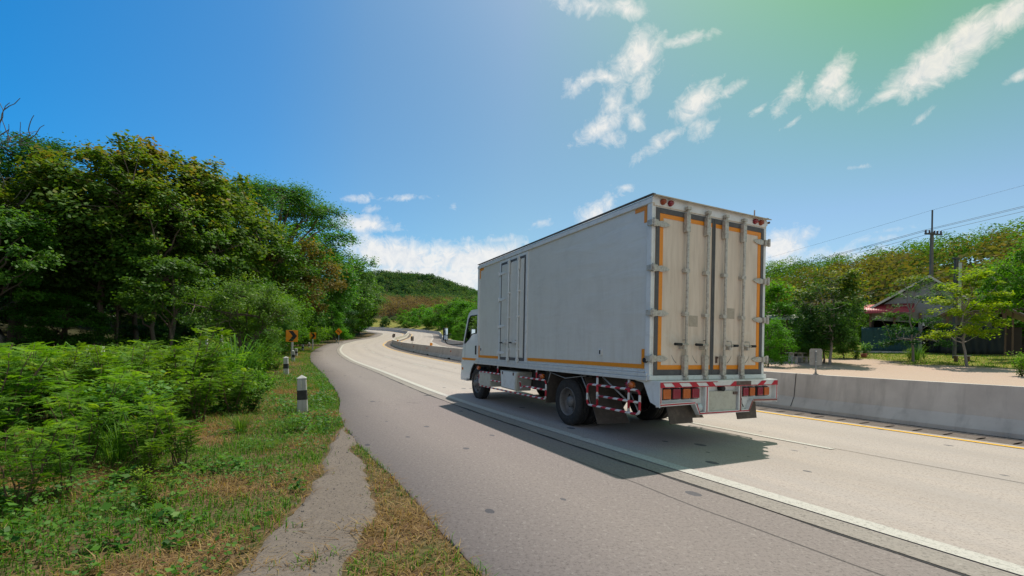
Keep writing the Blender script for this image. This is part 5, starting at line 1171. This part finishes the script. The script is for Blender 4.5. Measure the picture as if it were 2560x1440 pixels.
    n = len(x); hh = r.uniform(.05, .13, n); an = r.uniform(0, 6.283, n); b = np.c_[x, y, H(x, y) - .01]; s_ = np.c_[np.cos(an), np.sin(an), np.zeros(n)] * .02; t_ = b + np.c_[r.normal(0, .04, n), r.normal(0, .04, n), hh]
    V = np.stack([b - s_, b + s_, t_ + s_ * .3, t_ - s_ * .3], 1).reshape(-1, 3); o = mobj('lawn_grass', np_mesh('lawn_grass', V, np.arange(len(V)).reshape(-1, 4), attr={'v': np.repeat(r.uniform(.3, .62, n), 4)}), LM['grass']); tag(o, 'yellowish green lawn grass between gravel and houses', 'grass', kind='stuff')
verge_cover()
# scattered stones on the path and verge: small gravel
r8 = np.random.default_rng(88); mb = MB()
for i in range(1100):
    y = 2.2 + 5 * r8.random() ** 1.4; xa, xb = np.interp(y, PATHX[0], PATHX[1]) - .05, np.interp(y, PATHX[0], PATHX[2]) + .05; x = r8.uniform(xa, xb); z = hz(x, y) + .02 if i < 0 else 0; s_ = r8.uniform(.002, .007) * (2.4 if i % 50 == 0 else 1)
    q = [(x + s_ * r8.normal(0, .9), y + s_ * r8.normal(0, .9), s_ * r8.uniform(.2, 1)) for _ in range(5)]
    mb.add([(x - s_, y, 0), (x + s_ * .6, y - s_ * .8, 0), (x + s_, y + s_ * .5, 0), (x - s_ * .3, y + s_, 0), (x + s_ * .1, y, s_ * 1.1)], [(0, 1, 4), (1, 2, 4), (2, 3, 4), (3, 0, 4)])
zz = H(np.array([v[0] for v in mb.v]), np.array([v[1] for v in mb.v])); mb.v = [(v[0], v[1], v[2] + z + .022) for v, z in zip(mb.v, zz)]
tag(mb.build('gravel', simple('gravel_stone', (.15, .13, .12), .9, var=.5, scale=30)), 'small loose stones lying on the dirt path', 'gravel', kind='stuff')
# ---------------------------------------------------------------- guide posts along the left verge
def make_post():
    e = empty('guide_post'); a, b = .095, .078
    def fr(z): return a + (b - a) * z / .70
    def seg(z0, z1, g_=0):
        A, B = fr(z0) + g_, fr(z1) + g_; c = .22
        def ring(q, z): return [(q, -q * (1 - c), z), (q, q * (1 - c), z), (q * (1 - c), q, z), (-q * (1 - c), q, z), (-q, q * (1 - c), z), (-q, -q * (1 - c), z), (-q * (1 - c), -q, z), (q * (1 - c), -q, z)]
        return ring(A, z0) + ring(B, z1), [list(range(8))[::-1], list(range(8, 16))] + [(i, (i + 1) % 8, 8 + (i + 1) % 8, 8 + i) for i in range(8)]
    mb = MB(); mb.add(*seg(-.1, .70)); mb.build('post', M['postw'], e, .004)
    mb = MB(); mb.add(*seg(.27, .46, .0025)); mb.build('black_band', M['postb'], e)
    mb = MB(); q = b + .008; mb.add([(-q, -q, .702), (q, -q, .702), (q, q, .702), (-q, q, .702), (0, 0, .765), (-q, -q, .69), (q, -q, .69), (q, q, .69), (-q, q, .69)], [(0, 1, 4), (1, 2, 4), (2, 3, 4), (3, 0, 4), (0, 5, 6, 1), (1, 6, 7, 2), (2, 7, 8, 3), (3, 8, 5, 0), (5, 8, 7, 6)]); mb.build('cap', M['postw'], e)
    mb = MB(); mb.box(-.018, .018, -b - .012, -b + .004, .50, .665); mb.mi = 1; mb.box(-.010, .010, -b - .0145, -b - .0122, .52, .65); mb.build('reflector', [M['postw'], M['cream']], e)
    return e
gp0 = make_post()
for i, (u, Y, sc, lab) in enumerate([(760, 9.25, 1.0, 'nearest and largest black and white guide post on the mown verge'), (717, 18.6, 1.0, 'second nearest black and white guide post on the verge'), (734, 28.6, .92, 'black and white guide post in front of the first chevron sign post'), (741, 35.5, .8, 'half hidden guide post just behind the first chevron sign post'), (757, 47, .85, 'small guide post between the two chevron signs'), (773, 57, .85, 'small distant guide post just left of the second chevron sign post'), (841, 83, .8, 'tiny dark guide post beside the diamond sign')]):
    o = gp0 if i == 0 else copy_tree(gp0); x = px(u, 865, Y)[0]; o.location = (x, Y, hz(x, Y) + .01); o.rotation_euler = (R([0, 1, -1.5, 1, 0, 0, 0][i]), R([-2.5, -2, -1, -1, 0, 0, 0][i]), R([18, 12, 20, 8, 0, 0, 0][i])); o.scale = (1, 1, sc); tag(o, lab, 'guide post', 'guide posts along the left verge')
# chevron signs
def sign(name, u, Y, vt, vb, lab, ang, diamond=False):
    x, _, zt = px(u, vt, Y); zb = px(u, vb, Y)[2]; gz = hz(x, Y); w = (zt - zb) / 2; zc = (zt + zb) / 2; e = empty(name, (x, Y, gz), ang, lab, 'road sign', None if diamond else 'chevron signs'); zc -= gz
    if not diamond:
        mb = MB(); mb.box(-.055, .055, .03, .13, -.2, zc + w * .6); mb.build('post', M['postw'], e, .01)
        mb = MB(); mb.box(-w, w, -.0, .012, zc - w, zc + w); mb.build('board', M['signo'], e, .02)
        q = w * .88; mb = MB(); mb.prism([(-.55 * w, zc + q), (.15 * w, zc + q), (.85 * w, zc), (.15 * w, zc - q), (-.55 * w, zc - q), (.12 * w, zc)], 'y', -.006, -.001); mb.build('chevron', M['signk'], e)
    else:
        mb = MB(); mb.tube([(0, .05, -.2), (0, .05, zc + .1)], .035, 8); mb.build('post', simple('blue_grey_post', (.25, .38, .42), .5), e)
        mb = MB(); mb.prism([(-w, zc), (0, zc - w), (w, zc), (0, zc + w)], 'y', 0, .012); mb.build('board', M['signo'], e)
        mb = MB(); mb.prism([(.14 * w, zc - .5 * w), (.30 * w, zc - .5 * w), (.30 * w, zc - .05 * w), (-.10 * w, zc + .22 * w), (.0, zc + .36 * w), (-.48 * w, zc + .34 * w), (-.32 * w, zc - .10 * w), (-.20 * w, zc + .06 * w), (.14 * w, zc - .16 * w)], 'y', -.006, -.001); mb.build('arrow', M['signk'], e)
    return e
sign('chevron_sign', 730, 30, 825.5, 854.5, 'larger and nearer orange sign with a black chevron pointing right', R(6))
sign('chevron_sign', 781.5, 50, 831, 847.5, 'smaller and farther orange sign with a black chevron pointing right', R(8))
sign('warning_sign', 847, 72, 820, 838, 'orange diamond sign with a bent black arrow on a thin post', R(6), True)
# old fence posts in the weeds
for u, Y, vt, vb, lab in ((224, 13.5, 864, 900, 'leaning grey fence post left in the weeds, leftmost of four'), (260, 15, 866, 895, 'thin grey fence post beside the leftmost one'), (520, 20, 812, 850, 'tall leaning fence post near the trunk left of the round tree'), (557, 23, 815, 845, 'slim fence post nearest the bushy round tree')):
    x, _, z = px(u, vt, Y); gz = hz(x, Y); mb = MB(); mb.tube([(0, 0, -.2), (-.03 * (z - gz), 0, z - gz)], [.06, .05], 8); o = mb.build('fence_post', M['postw'], loc=(x, Y, gz)); tag(o, lab, 'fence post', 'old fence posts in the weeds')
# plates on top of the middle barrier
def plate(s, w, h, zp, lab, mat='galv', name='delineator_plate', small=False, turn=None):
    e = empty(name, sd_pt(s, 7.42, .87), 0, lab, 'delineator', 'plates on top of the middle barrier'); x, y, _ = e.location; q = sd_pt(s + .5, 7.42, 0); e.rotation_euler[2] = (math.atan2(q[1] - y, q[0] - x) - R(90) + R(8)) if turn is None else R(turn)
    if not small:
        mb = MB(); mb.tube([(0, 0, 0), (0, 0, .02)], .06, 10); mb.tube([(0, 0, .0), (0, 0, .10), (0, 0, zp + h * .8)], [.035, .016, .014], 8); mb.build('post', M['galv'], e)
        mb = MB(); c = .03; mb.prism([(-w + c, zp), (w - c, zp), (w, zp + c), (w, zp + h - c), (w - c, zp + h), (-w + c, zp + h), (-w, zp + h - c), (-w, zp + c)], 'y', .018, .026); mb.build('plate', M[mat], e)
        mb = MB(); mb.box(-.012, .012, -.02, .016, zp + h * .80, zp + h * .88); mb.box(-.012, .012, -.02, .016, zp + h * .2, zp + h * .24); mb.build('bolt', M['alu'], e)
    else:
        mb = MB(); mb.box(-w, w, -.02, .02, 0, h); mb.build('plate', M[mat], e)
    return e
SPL = 7.1
e_ = plate(2.8, .13, .40, .22, 'grey rounded plate on a short post atop the barrier right of the truck', turn=-24)
plate(47, .17, .50, .28, 'dark plate on a thin post above the barrier left of the truck mirror', 'rust')
plate(78, .2, .55, .2, 'dark plate on the barrier at the tip of the bend, right one of two', 'rust'); plate(84, .2, .55, .25, 'dark plate on the barrier at the tip of the bend, left one of two', 'rust')
plate(37, .12, .24, 0, 'small orange reflector plate on the barrier nearest the truck cab', 'orange', small=True); plate(62, .12, .2, 0, 'small orange reflector plate on the barrier towards the bend', 'orange', small=True)

# ---------------------------------------------------------------- power line
def make_pole(x, y, top, arm, lab, rz):
    gz = hz(x, y); e = empty('utility_pole', (x, y, gz), rz, lab, 'utility pole', 'power line poles')
    mb = MB(); mb.prism([(-.20, -.14), (.20, -.14), (.20, .14), (-.20, .14)], 'z', -.3, .1)
    mb = MB(); mb.add([(-.2, -.15, -.3), (.2, -.15, -.3), (.2, .15, -.3), (-.2, .15, -.3), (-.13, -.1, arm + .1), (.13, -.1, arm + .1), (.13, .1, arm + .1), (-.13, .1, arm + .1)], [(0, 3, 2, 1), (4, 5, 6, 7), (0, 1, 5, 4), (1, 2, 6, 5), (2, 3, 7, 6), (3, 0, 4, 7)]); mb.build('pole', M['polec'], e)
    mb = MB(); mb.box(-.06, .06, -.05, .05, arm + .1, top); mb.build('earth_wire_mast', M['galv2'], e)
    mb = MB(); mb.box(-1.12, 1.12, -.22, -.102, arm - .22, arm - .06); mb.build('crossarm', M['galv2'], e)
    for q in (-1.0, -.52, .12, .52, .98):
        mb = MB(); mb.lathe([(0, 0), (0, .05), (.06, .12), (.10, .05), (.16, .13), (.21, .06), (.27, .10), (.36, .04), (.36, 0)], (q, -.16, arm - .07), 'z', 12); mb.build('insulator', M['insul'], e)
    return e
M['polec'] = stained('pole_concrete', (.19, .17, .15), (.12, .11, .10)); M['galv2'] = simple('dark_steel', (.07, .065, .06), .6); M['insul'] = simple('brown_porcelain', (.05, .022, .018), .3); M['wire'] = simple('wire_black', (.02, .02, .022), .6)
PY = 52.0; pxx, _, ptop = px(2331, 525, PY); parm = px(2326, 583, PY)[2]; pg = hz(pxx, PY); TOP, ARM = ptop - pg, parm - pg
rz = R(8)
poles = [(pxx, PY)]; poles += [(pxx - 22.5, PY + 45), (pxx + 21.5, PY - 43)]
labs = ['tall concrete utility pole with crossarm behind the house', 'utility pole hidden behind the truck, next along the line', 'utility pole beyond the right edge of the picture']
ZR = [0.0, -4.2, 4.9]         # the line climbs towards the camera
for i, ((x, y), lb) in enumerate(zip(poles, labs)): k = pg + ZR[i] - hz(x, y); make_pole(x, y, TOP + k, ARM + k, lb, rz)
def wire(p, q, sag, lab, rad=.014, n=24):
    mb = MB(); P = [(p[0] + (q[0] - p[0]) * t, p[1] + (q[1] - p[1]) * t, p[2] + (q[2] - p[2]) * t - sag * 4 * t * (1 - t)) for t in [i / n for i in range(n + 1)]]
    o = mb.tube(P, rad, 5).build('power_cable', M['wire']); tag(o, lab, 'cable')
def arm_pt(i, q, z=0): x, y = poles[i]; return (x + q * math.cos(rz), y + q * math.sin(rz) - .1, pg + ZR[i] + ARM + .30 + z)
for q, w_ in ((-1.0, 'uppermost of the three close power cables'), (-.52, 'middle of the three close power cables'), (.98, 'lowest of the three close power cables')):
    wire(arm_pt(0, q), arm_pt(1, q), .6, w_ + ' left of the pole', .02); wire(arm_pt(0, q), arm_pt(2, q), .3, w_ + ' right of the pole', .018)
def top_pt(i): x, y = poles[i]; return (x, y, pg + ZR[i] + TOP)
wire(top_pt(0), top_pt(1), .5, 'thin earth wire running left from the pole top', .010); wire(top_pt(0), top_pt(2), .3, 'thin earth wire running right from the pole top', .010)
for k, v_ in enumerate((700, 716)):
    a = px(2322, v_, PY); lw_ = 'upper' if k == 0 else 'lower'
    wire((a[0], PY - .2, a[2]), (poles[2][0], poles[2][1], a[2] + ZR[2]), .3, lw_ + ' low voltage cable running right below the pole arm', .03)
    wire((a[0], PY - .2, a[2]), (poles[1][0], poles[1][1], a[2] + ZR[1]), .5, lw_ + ' low voltage cable running left towards the truck', .03)

# ---------------------------------------------------------------- totem sign post
tx, ty = px(2387, 860, 35.5)[0], 35.5; tz = hz(tx, ty); e = empty('totem_sign', (tx, ty, tz), R(10), 'tall dark post with a narrow white red framed panel before the house', 'sign')
T1 = px(2387, 648, ty)[2] - tz; TP0 = px(2400, 780, ty)[2] - tz; TP1 = px(2400, 656, ty)[2] - tz
mb = MB(); mb.box(-.13, .07, -.08, .08, -.2, T1); mb.box(-.26, .22, -.1, .1, T1, T1 + .12); mb.build('post', M['galv2'], e)
mb = MB(); mb.box(.15, .50, -.04, .04, TP0, TP1); mb.build('panel', simple('weathered_panel', (.55, .58, .56), .5, var=.1), e)
mb = MB()
for (a, b, c_, d_) in ((.125, .149, TP0 - .03, TP1 + .03), (.501, .53, TP0 - .03, TP1 + .03), (.1495, .5005, TP1, TP1 + .03), (.1495, .5005, TP0 - .03, TP0)): mb.box(a, b, -.05, .05, c_, d_)
for f_ in (.33, .66): z = TP0 + (TP1 - TP0) * f_; mb.box(.15, .50, -.045, -.041, z - .02, z + .02)
mb.build('frame', simple('red_brown_steel', (.20, .035, .03), .6), e)

# ---------------------------------------------------------------- the houses
HTH = R(-40)      # the houses face the road
class Front:
    '''the vertical front plane of a building through (cx, cy), turned by HTH; converts a sight line to local x and world z'''
    def __init__(s, u, v, Y, th=HTH): s.cx, s.cy, _ = px(u, v, Y); s.th = th; s.g = hz(s.cx, s.cy)
    def __call__(s, u, v, oy=0.0):
        a, _, b = ray(u, v); c, n = math.cos(s.th), math.sin(s.th); X0, Y0 = s.cx - n * oy, s.cy + c * oy
        # t*(a,1) = (X0,Y0) + x*(c,n)
        t = (Y0 * c - X0 * n) / (c - a * n); x = (t * a - X0) / c if abs(c) > .2 else (t - Y0) / n
        return x, CAM_H + b * t - s.g
HF = Front(2322, 692, 42.0)
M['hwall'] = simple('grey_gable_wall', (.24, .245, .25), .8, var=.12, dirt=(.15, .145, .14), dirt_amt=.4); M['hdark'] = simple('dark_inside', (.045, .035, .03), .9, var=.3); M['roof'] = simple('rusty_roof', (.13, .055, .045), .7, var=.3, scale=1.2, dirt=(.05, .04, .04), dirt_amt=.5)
M['fascia'] = simple('pale_fascia', (.55, .51, .46), .6, var=.15, dirt=(.2, .16, .12), dirt_amt=.5)
M['net'] = simple('green_shade_net', (.018, .065, .062), .8, var=.25, scale=2); M['netb'] = simple('black_shade_net', (.020, .026, .024), .85, var=.3, scale=2)
M['redroof'] = simple('red_sheet', (.36, .035, .04), .45, var=.2)
def corrugated(x0, x1, ya, za, yb, zb, name, mat, parent, amp=.03, pitch=.18):
    n = int((x1 - x0) / pitch * 4); V = []; 
    for i in range(n + 1):
        x = x0 + (x1 - x0) * i / n; o_ = amp * math.sin(i * math.pi / 2); V += [(x, ya, za + o_), (x, yb, zb + o_)]
    me = np_mesh(name, V, [(2 * i, 2 * i + 2, 2 * i + 3, 2 * i + 1) for i in range(n)], smooth=True); o = mobj(name, me, mat, parent); s = o.modifiers.new('t', 'SOLIDIFY'); s.thickness = .012; return o
RX, HY, GZ_ = HF.cx, HF.cy, HF.g; RZ = HF(2322, 692)[1] + GZ_; EL = (HF(2168, 776)[0] + RX, HF(2168, 776)[1] + GZ_); ER = (HF(2492, 790)[0] + RX, HF(2492, 790)[1] + GZ_)
def hx(u, v=800): return HF(u, v)[0] + RX
def hzv(u, v): return HF(u, v)[1] + GZ_
hs = empty('house', (RX, HY, GZ_), HTH, 'low grey gabled house with red awning and green netting along its front', 'house')
def LZ(z): return z - GZ_
def LX(x): return x - RX
mb = MB(); mb.prism([(LX(EL[0]) + .3, LZ(EL[1]) - .15), (LX(EL[0]) + .3, LZ(EL[1]) - .95), (LX(ER[0]) - .3, LZ(ER[1]) - .95), (LX(ER[0]) - .3, LZ(ER[1]) - .12), (0, LZ(RZ) - .12)], 'y', 0, .15); mb.build('gable_wall', M['hwall'], hs)
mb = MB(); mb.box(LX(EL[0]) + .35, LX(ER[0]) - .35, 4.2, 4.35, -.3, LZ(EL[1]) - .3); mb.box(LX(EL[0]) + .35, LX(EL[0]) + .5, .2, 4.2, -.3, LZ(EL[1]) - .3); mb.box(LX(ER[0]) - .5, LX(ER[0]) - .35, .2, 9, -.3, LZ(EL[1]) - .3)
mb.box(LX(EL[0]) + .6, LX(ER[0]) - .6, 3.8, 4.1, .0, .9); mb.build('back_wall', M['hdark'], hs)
for (ex, ez, nm) in ((EL[0], EL[1], 'roof'), (ER[0], ER[1], 'roof')):
    a, b = (LX(ex), LZ(ez)), (0, LZ(RZ)); sg = 1
    mb = MB(); dx, dz = b[0] - a[0], b[1] - a[1]; l = math.hypot(dx, dz); nx, nz = -dz / l * .07 * (1 if dx > 0 else -1), dx / l * .07 * (1 if dx > 0 else -1)
    mb.add([(a[0], -.5, a[1]), (b[0], -.5, b[1]), (b[0], 9, b[1] + .0), (a[0], 9, a[1]), (a[0] + nx, -.5, a[1] + nz), (b[0] + nx * .0, -.5, b[1] + nz), (b[0] + nx * .0, 9, b[1] + nz), (a[0] + nx, 9, a[1] + nz)], [(0, 1, 2, 3), (7, 6, 5, 4), (0, 4, 5, 1), (1, 5, 6, 2), (2, 6, 7, 3), (3, 7, 4, 0)]); rf = mb.build('roof', M['roof'], hs)
    mb = MB(); mb.add([(a[0], -.54, a[1] - .12), (b[0], -.54, b[1] - .12), (b[0], -.54, b[1] + .10), (a[0], -.54, a[1] + .10), (a[0], -.502, a[1] - .12), (b[0], -.502, b[1] - .12), (b[0], -.502, b[1] + .10), (a[0], -.502, a[1] + .10)], [(0, 1, 2, 3), (7, 6, 5, 4), (0, 4, 5, 1), (1, 5, 6, 2), (2, 6, 7, 3), (3, 7, 4, 0)]); mb.build('fascia', M['fascia'], rf)
ax0, ax1 = LX(hx(2160)), LX(hx(2285)); corrugated(ax0, ax1, -1.4, LZ(hzv(2163, 786)), .0, LZ(hzv(2170, 762)), 'awning', M['redroof'], hs, .012)
for u in (2176, 2236, 2300): mb = MB(); x = LX(hx(u)); mb.box(x - .09, x + .09, -.2, -.02, -.1, LZ(hzv(u, 782))); mb.build('pillar', M['wood'], hs)
def net(parent, x0, x1, y, z0, z1, mat, name='shade_net', sag=.06, seed=0):
    n, k = 40, 6; V = []; r = np.random.default_rng(seed)
    for i in range(n + 1):
        for j in range(k + 1):
            x = x0 + (x1 - x0) * i / n; z = z0 + (z1 - z0) * j / k - (sag * abs(math.sin(i * .5 + seed)) if j == k else 0); V.append((x, y + .05 * math.sin(i * 1.3 + j * .7) + .03 * r.normal(), z))
    F = [(i * (k + 1) + j, (i + 1) * (k + 1) + j, (i + 1) * (k + 1) + j + 1, i * (k + 1) + j + 1) for i in range(n) for j in range(k)]
    o = mobj(name, np_mesh(name, V, F, smooth=True), mat, parent); s = o.modifiers.new('t', 'SOLIDIFY'); s.thickness = .01; return o
net(hs, LX(hx(2155)), LX(hx(2296)), -.55, -.05, LZ(hzv(2220, 818)), M['net'])
net(hs, LX(hx(2322)), LX(hx(2400)), -.35, -.05, LZ(hzv(2340, 850)), M['netb'], seed=3)
mb = MB(); mb.box(LX(hx(2140)), LX(hx(2290)), -1.6, .5, -.25, .06); mb.build('concrete_apron', M['barrier'], hs)
mb = MB(); mb.box(LX(hx(2296)), LX(hx(2306)), -.4, -.1, -.1, LZ(hzv(2300, 800))); mb.build('pillar', M['hwall'], hs)
mb = MB(); mb.box(LX(hx(2298)), LX(hx(2312)), -.30, -.25, LZ(hzv(2300, 815)), LZ(hzv(2300, 803))); mb.build('white_sheet', M['white'], hs)
# porch building in front on the right
PY2 = 38.5
PF = Front(2446, 741, PY2, R(-38)); rx, g2 = PF.cx, PF.g
def P2(u, v): q = PF(u, v); return q[0] + rx, q[1] + g2
rz_ = P2(2446, 741)[1]; po = empty('porch_hut', (rx, PY2, g2), R(-38), 'open wooden porch hut with low gable and dark netting, right of the house', 'hut')
(lx, lz), (qx, qz) = P2(2346, 788), P2(2585, 800)
for (ex, ez) in ((lx, lz), (qx, qz)):
    a, b = (ex - rx, ez - g2), (0, rz_ - g2); mb = MB(); mb.add([(a[0], -.6, a[1]), (b[0], -.6, b[1]), (b[0], 3.2, b[1]), (a[0], 3.2, a[1]), (a[0], -.6, a[1] + .06), (b[0], -.6, b[1] + .06), (b[0], 3.2, b[1] + .06), (a[0], 3.2, a[1] + .06)], [(0, 1, 2, 3), (7, 6, 5, 4), (0, 4, 5, 1), (1, 5, 6, 2), (2, 6, 7, 3), (3, 7, 4, 0)]); rf = mb.build('roof', M['fascia'], po)
    mb = MB(); mb.add([(a[0] + .1 * (1 if a[0] < 0 else -1), -.63, a[1] - .19), (b[0], -.63, b[1] - .16), (b[0], -.63, b[1] - .01), (a[0], -.63, a[1] - .01), (a[0] + .1 * (1 if a[0] < 0 else -1), -.602, a[1] - .19), (b[0], -.602, b[1] - .16), (b[0], -.602, b[1] - .01), (a[0], -.602, a[1] - .01)], [(0, 1, 2, 3), (7, 6, 5, 4), (0, 4, 5, 1), (1, 5, 6, 2), (2, 6, 7, 3), (3, 7, 4, 0)]); mb.build('bargeboard', M['wood'], rf)
for u, w_ in ((2367, .10), (2509, .12), (2530, .06)): mb = MB(); x = P2(u, 800)[0] - rx; mb.box(x - w_, x + w_, -.35, -.35 + 2 * w_, -.1, P2(u, 776)[1] - g2); mb.build('wooden_post', M['wood'], po)
mb = MB(); mb.box(P2(2362, 800)[0] - rx, P2(2512, 800)[0] - rx, -.32, -.2, P2(2400, 787)[1] - g2 - .02, P2(2400, 783)[1] - g2 + .05); mb.build('beam', M['wood'], po)
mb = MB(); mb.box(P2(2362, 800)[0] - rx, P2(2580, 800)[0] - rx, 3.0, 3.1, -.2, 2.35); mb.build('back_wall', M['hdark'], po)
net(po, P2(2352, 800)[0] - rx, P2(2508, 800)[0] - rx, -.5, .02, P2(2420, 817)[1] - g2, M['netb'], seed=5)
# building behind at far right with a slanting roof
q0, q1 = px(2470, 728, 47), px(2585, 772, 47); g3 = hz(q0[0], 47); bb = empty('back_building', (q0[0], 47, g3), R(-8), 'building behind the porch hut with slanting pale roof edge at the right border', 'building')
mb = MB(); mb.add([(0, -.4, q0[2] - g3), (q1[0] - q0[0], -.4, q1[2] - g3), (q1[0] - q0[0], 5, q1[2] - g3), (0, 5, q0[2] - g3), (0, -.4, q0[2] - g3 + .22), (q1[0] - q0[0], -.4, q1[2] - g3 + .22), (q1[0] - q0[0], 5, q1[2] - g3 + .1), (0, 5, q0[2] - g3 + .1)], [(0, 1, 2, 3), (7, 6, 5, 4), (0, 4, 5, 1), (1, 5, 6, 2), (2, 6, 7, 3), (3, 7, 4, 0)]); mb.build('roof', M['fascia'], bb)
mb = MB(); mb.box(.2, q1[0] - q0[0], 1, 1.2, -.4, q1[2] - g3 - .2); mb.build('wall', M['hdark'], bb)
for u in (2540, 2556): mb = MB(); x = px(u, 800, 47)[0] - q0[0]; mb.box(x - .09, x + .09, -.1, .08, -.2, px(u, 765, 47)[2] - g3); mb.build('pillar', M['wood'], bb)
# second low roof behind the trees
q = px(2005, 762, 50); g4 = hz(q[0], 50); o_ = empty('shed', (q[0], 50, g4), 0, 'dark shed roof half hidden between the trees left of the house', 'shed'); mb = MB(); mb.prism([(-2.2, q[2] - g4 - .7), (3.2, q[2] - g4 - .7), (2.6, q[2] - g4 + .1), (-1.0, q[2] - g4)], 'y', 0, 3); mb.build('roof', M['roof'], o_); mb = MB(); mb.box(-2, 3, .3, 2.8, -.3, q[2] - g4 - .7); mb.build('wall', M['hdark'], o_)
# small pavilion with picnic table
pvx = px(1972, 850, 38)[0]; pvz = hz(pvx, 38); pv = empty('pavilion', (pvx, 38, pvz), R(-20), 'small open shelter with corrugated roof beside the truck rear', 'pavilion')
zr = px(1972, 797, 38)[2] - pvz; wl, wr = px(1935, 850, 38)[0] - pvx, px(2030, 850, 38)[0] - pvx
corrugated(wl - .1, wr + .1, -.8, zr - .1, 3.0, zr + .55, 'roof', M['fascia'], pv, .035, .24)
for x in (wl + .5, wl + 1.05, wr - .6): mb = MB(); mb.tube([(x, 0, -.2), (x, 0, zr)], .09, 8); mb.build('wooden_post', M['wood'], pv)
mb = MB(); mb.box(wl - .2, wr + .2, 2.9, 3.0, -.3, zr * .75); mb.build('back_screen', M['hdark'], pv)
tx_, tz_ = px(1990, 850, 36.5)[0], 0; tz_ = hz(tx_, 36.5); tb_ = empty('picnic_table', (tx_, 36.5, tz_), R(5), 'pale concrete picnic table with two benches under the shelter', 'table')
mb = MB(); mb.box(-.65, .65, -.35, .35, .70, .77); mb.build('table_top', M['barrier'], tb_)
for x in (-.38, .38): mb = MB(); mb.box(x - .06, x + .06, -.25, .25, -.05, .70); mb.build('leg', M['barrier'], tb_)
for y in (-.62, .62):
    mb = MB(); mb.box(-.62, .62, y - .14, y + .14, .40, .45)
    for x in (-.42, .42): mb.box(x - .05, x + .05, y - .1, y + .1, -.05, .40)
    mb.build('bench', M['barrier'], tb_)
bx_, by_ = px(2405, 880, 33)[0], 33; be = empty('bench', (bx_, by_, hz(bx_, by_)), R(3), 'plank bench in front of the dark netting beside the young tree', 'bench')
mb = MB(); mb.box(-.55, .55, -.15, .15, .40, .45); mb.build('seat', M['fascia'], be)
for x in (-.45, .45): mb = MB(); mb.box(x - .04, x + .04, -.12, .12, -.05, .40); mb.build('leg', M['wood'], be)

# ---------------------------------------------------------------- garden trees and plants on the right
tree_px('bright2', 1948, 39, 715, 'bright green bushy tree directly beside the truck rear edge', name='garden_tree', wide=1.15)
tree_px('bright1', 1925, 33, 790, 'leafy bush low beside the shelter next to the truck', name='garden_bush', cat='bush')
tree_px('gard2', 2078, 34, 668, 'tall glossy leaved tree with yellow tips and thin pale trunk left of the house', name='garden_tree', wide=1.0)
tree_px('mid1', 2060, 35, 770, 'dark bush around the foot of the tall glossy tree', name='garden_bush', cat='bush', wide=1.2)
tree_px('mid2', 2110, 38.5, 815, 'dense dark shrub left of the green netting', name='garden_bush', cat='bush', wide=1.1)
tree_px('mid1', 2035, 36, 805, 'dark green shrub right of the picnic table', name='garden_bush', cat='bush', wide=1.1)
tree_px('bright1', 2118, 48, 745, 'yellowish green tree between glossy tree and house', name='garden_tree')
tree_px('gard', 2286, 34, 700, 'glossy tree with spreading boughs in front of the house gable', name='garden_tree', wide=.95, rz=1.0)
tree_px('young', 2424, 30, 692, 'young yellow green tree with slender bent trunk on the lawn', name='young_tree', wide=1.15, rz=2.4)
tree_px('bright3', 2580, 33, 600, 'large bright green tree cut by the right edge', name='garden_tree', wide=.85)
tree_px('bright2', 2535, 46, 665, 'bright green tree behind the porch hut roof', name='garden_tree', wide=1.3)
for u, Y, hh, k, lab in ((2166, 39, 1.15, 1, 'potted bushy plant at the left end of the green netting'), (2556, 24.5, 1.25, 0, 'flowering bush on the lawn at the right edge'), (2275, 35.5, .8, 2, 'weedy bush under the spreading glossy tree'), (2310, 36, .5, 2, 'low bush right of the spreading tree trunk'), (1955, 34.5, .7, 1, 'small bush with reddish leaves beside the truck edge'), (2140, 37.5, 1.0, 3, 'dark leafy plant beside the potted plant')):
    x = px(u, 865, Y)[0]; plant(WD[k], x, Y, hh, 'garden_plant', lab, 'plant', wide=1.0)
x = px(2160, 865, 38.6)[0]; mb = MB(); mb.lathe([(0, 0), (0, .18), (.35, .24), (.35, .20), (.3, 0)], (0, 0, 0), 'z', 16); o = mb.build('flower_pot', simple('terracotta', (.30, .09, .06), .8), loc=(x, 38.6, hz(x, 38.6))); tag(o, 'round terracotta flower pot at the left end of the green netting', 'pot')
cm, h = TG[0]; x = px(2292, 865, 35.0)[0]; o = bpy.data.objects.new('spiky_plant', cm); COL.objects.link(o); o.location = (x, 35, hz(x, 35)); o.scale = (1.2, 1.2, 1.3); tag(o, 'spiky long leaved plant at the foot of the spreading glossy tree', 'plant')
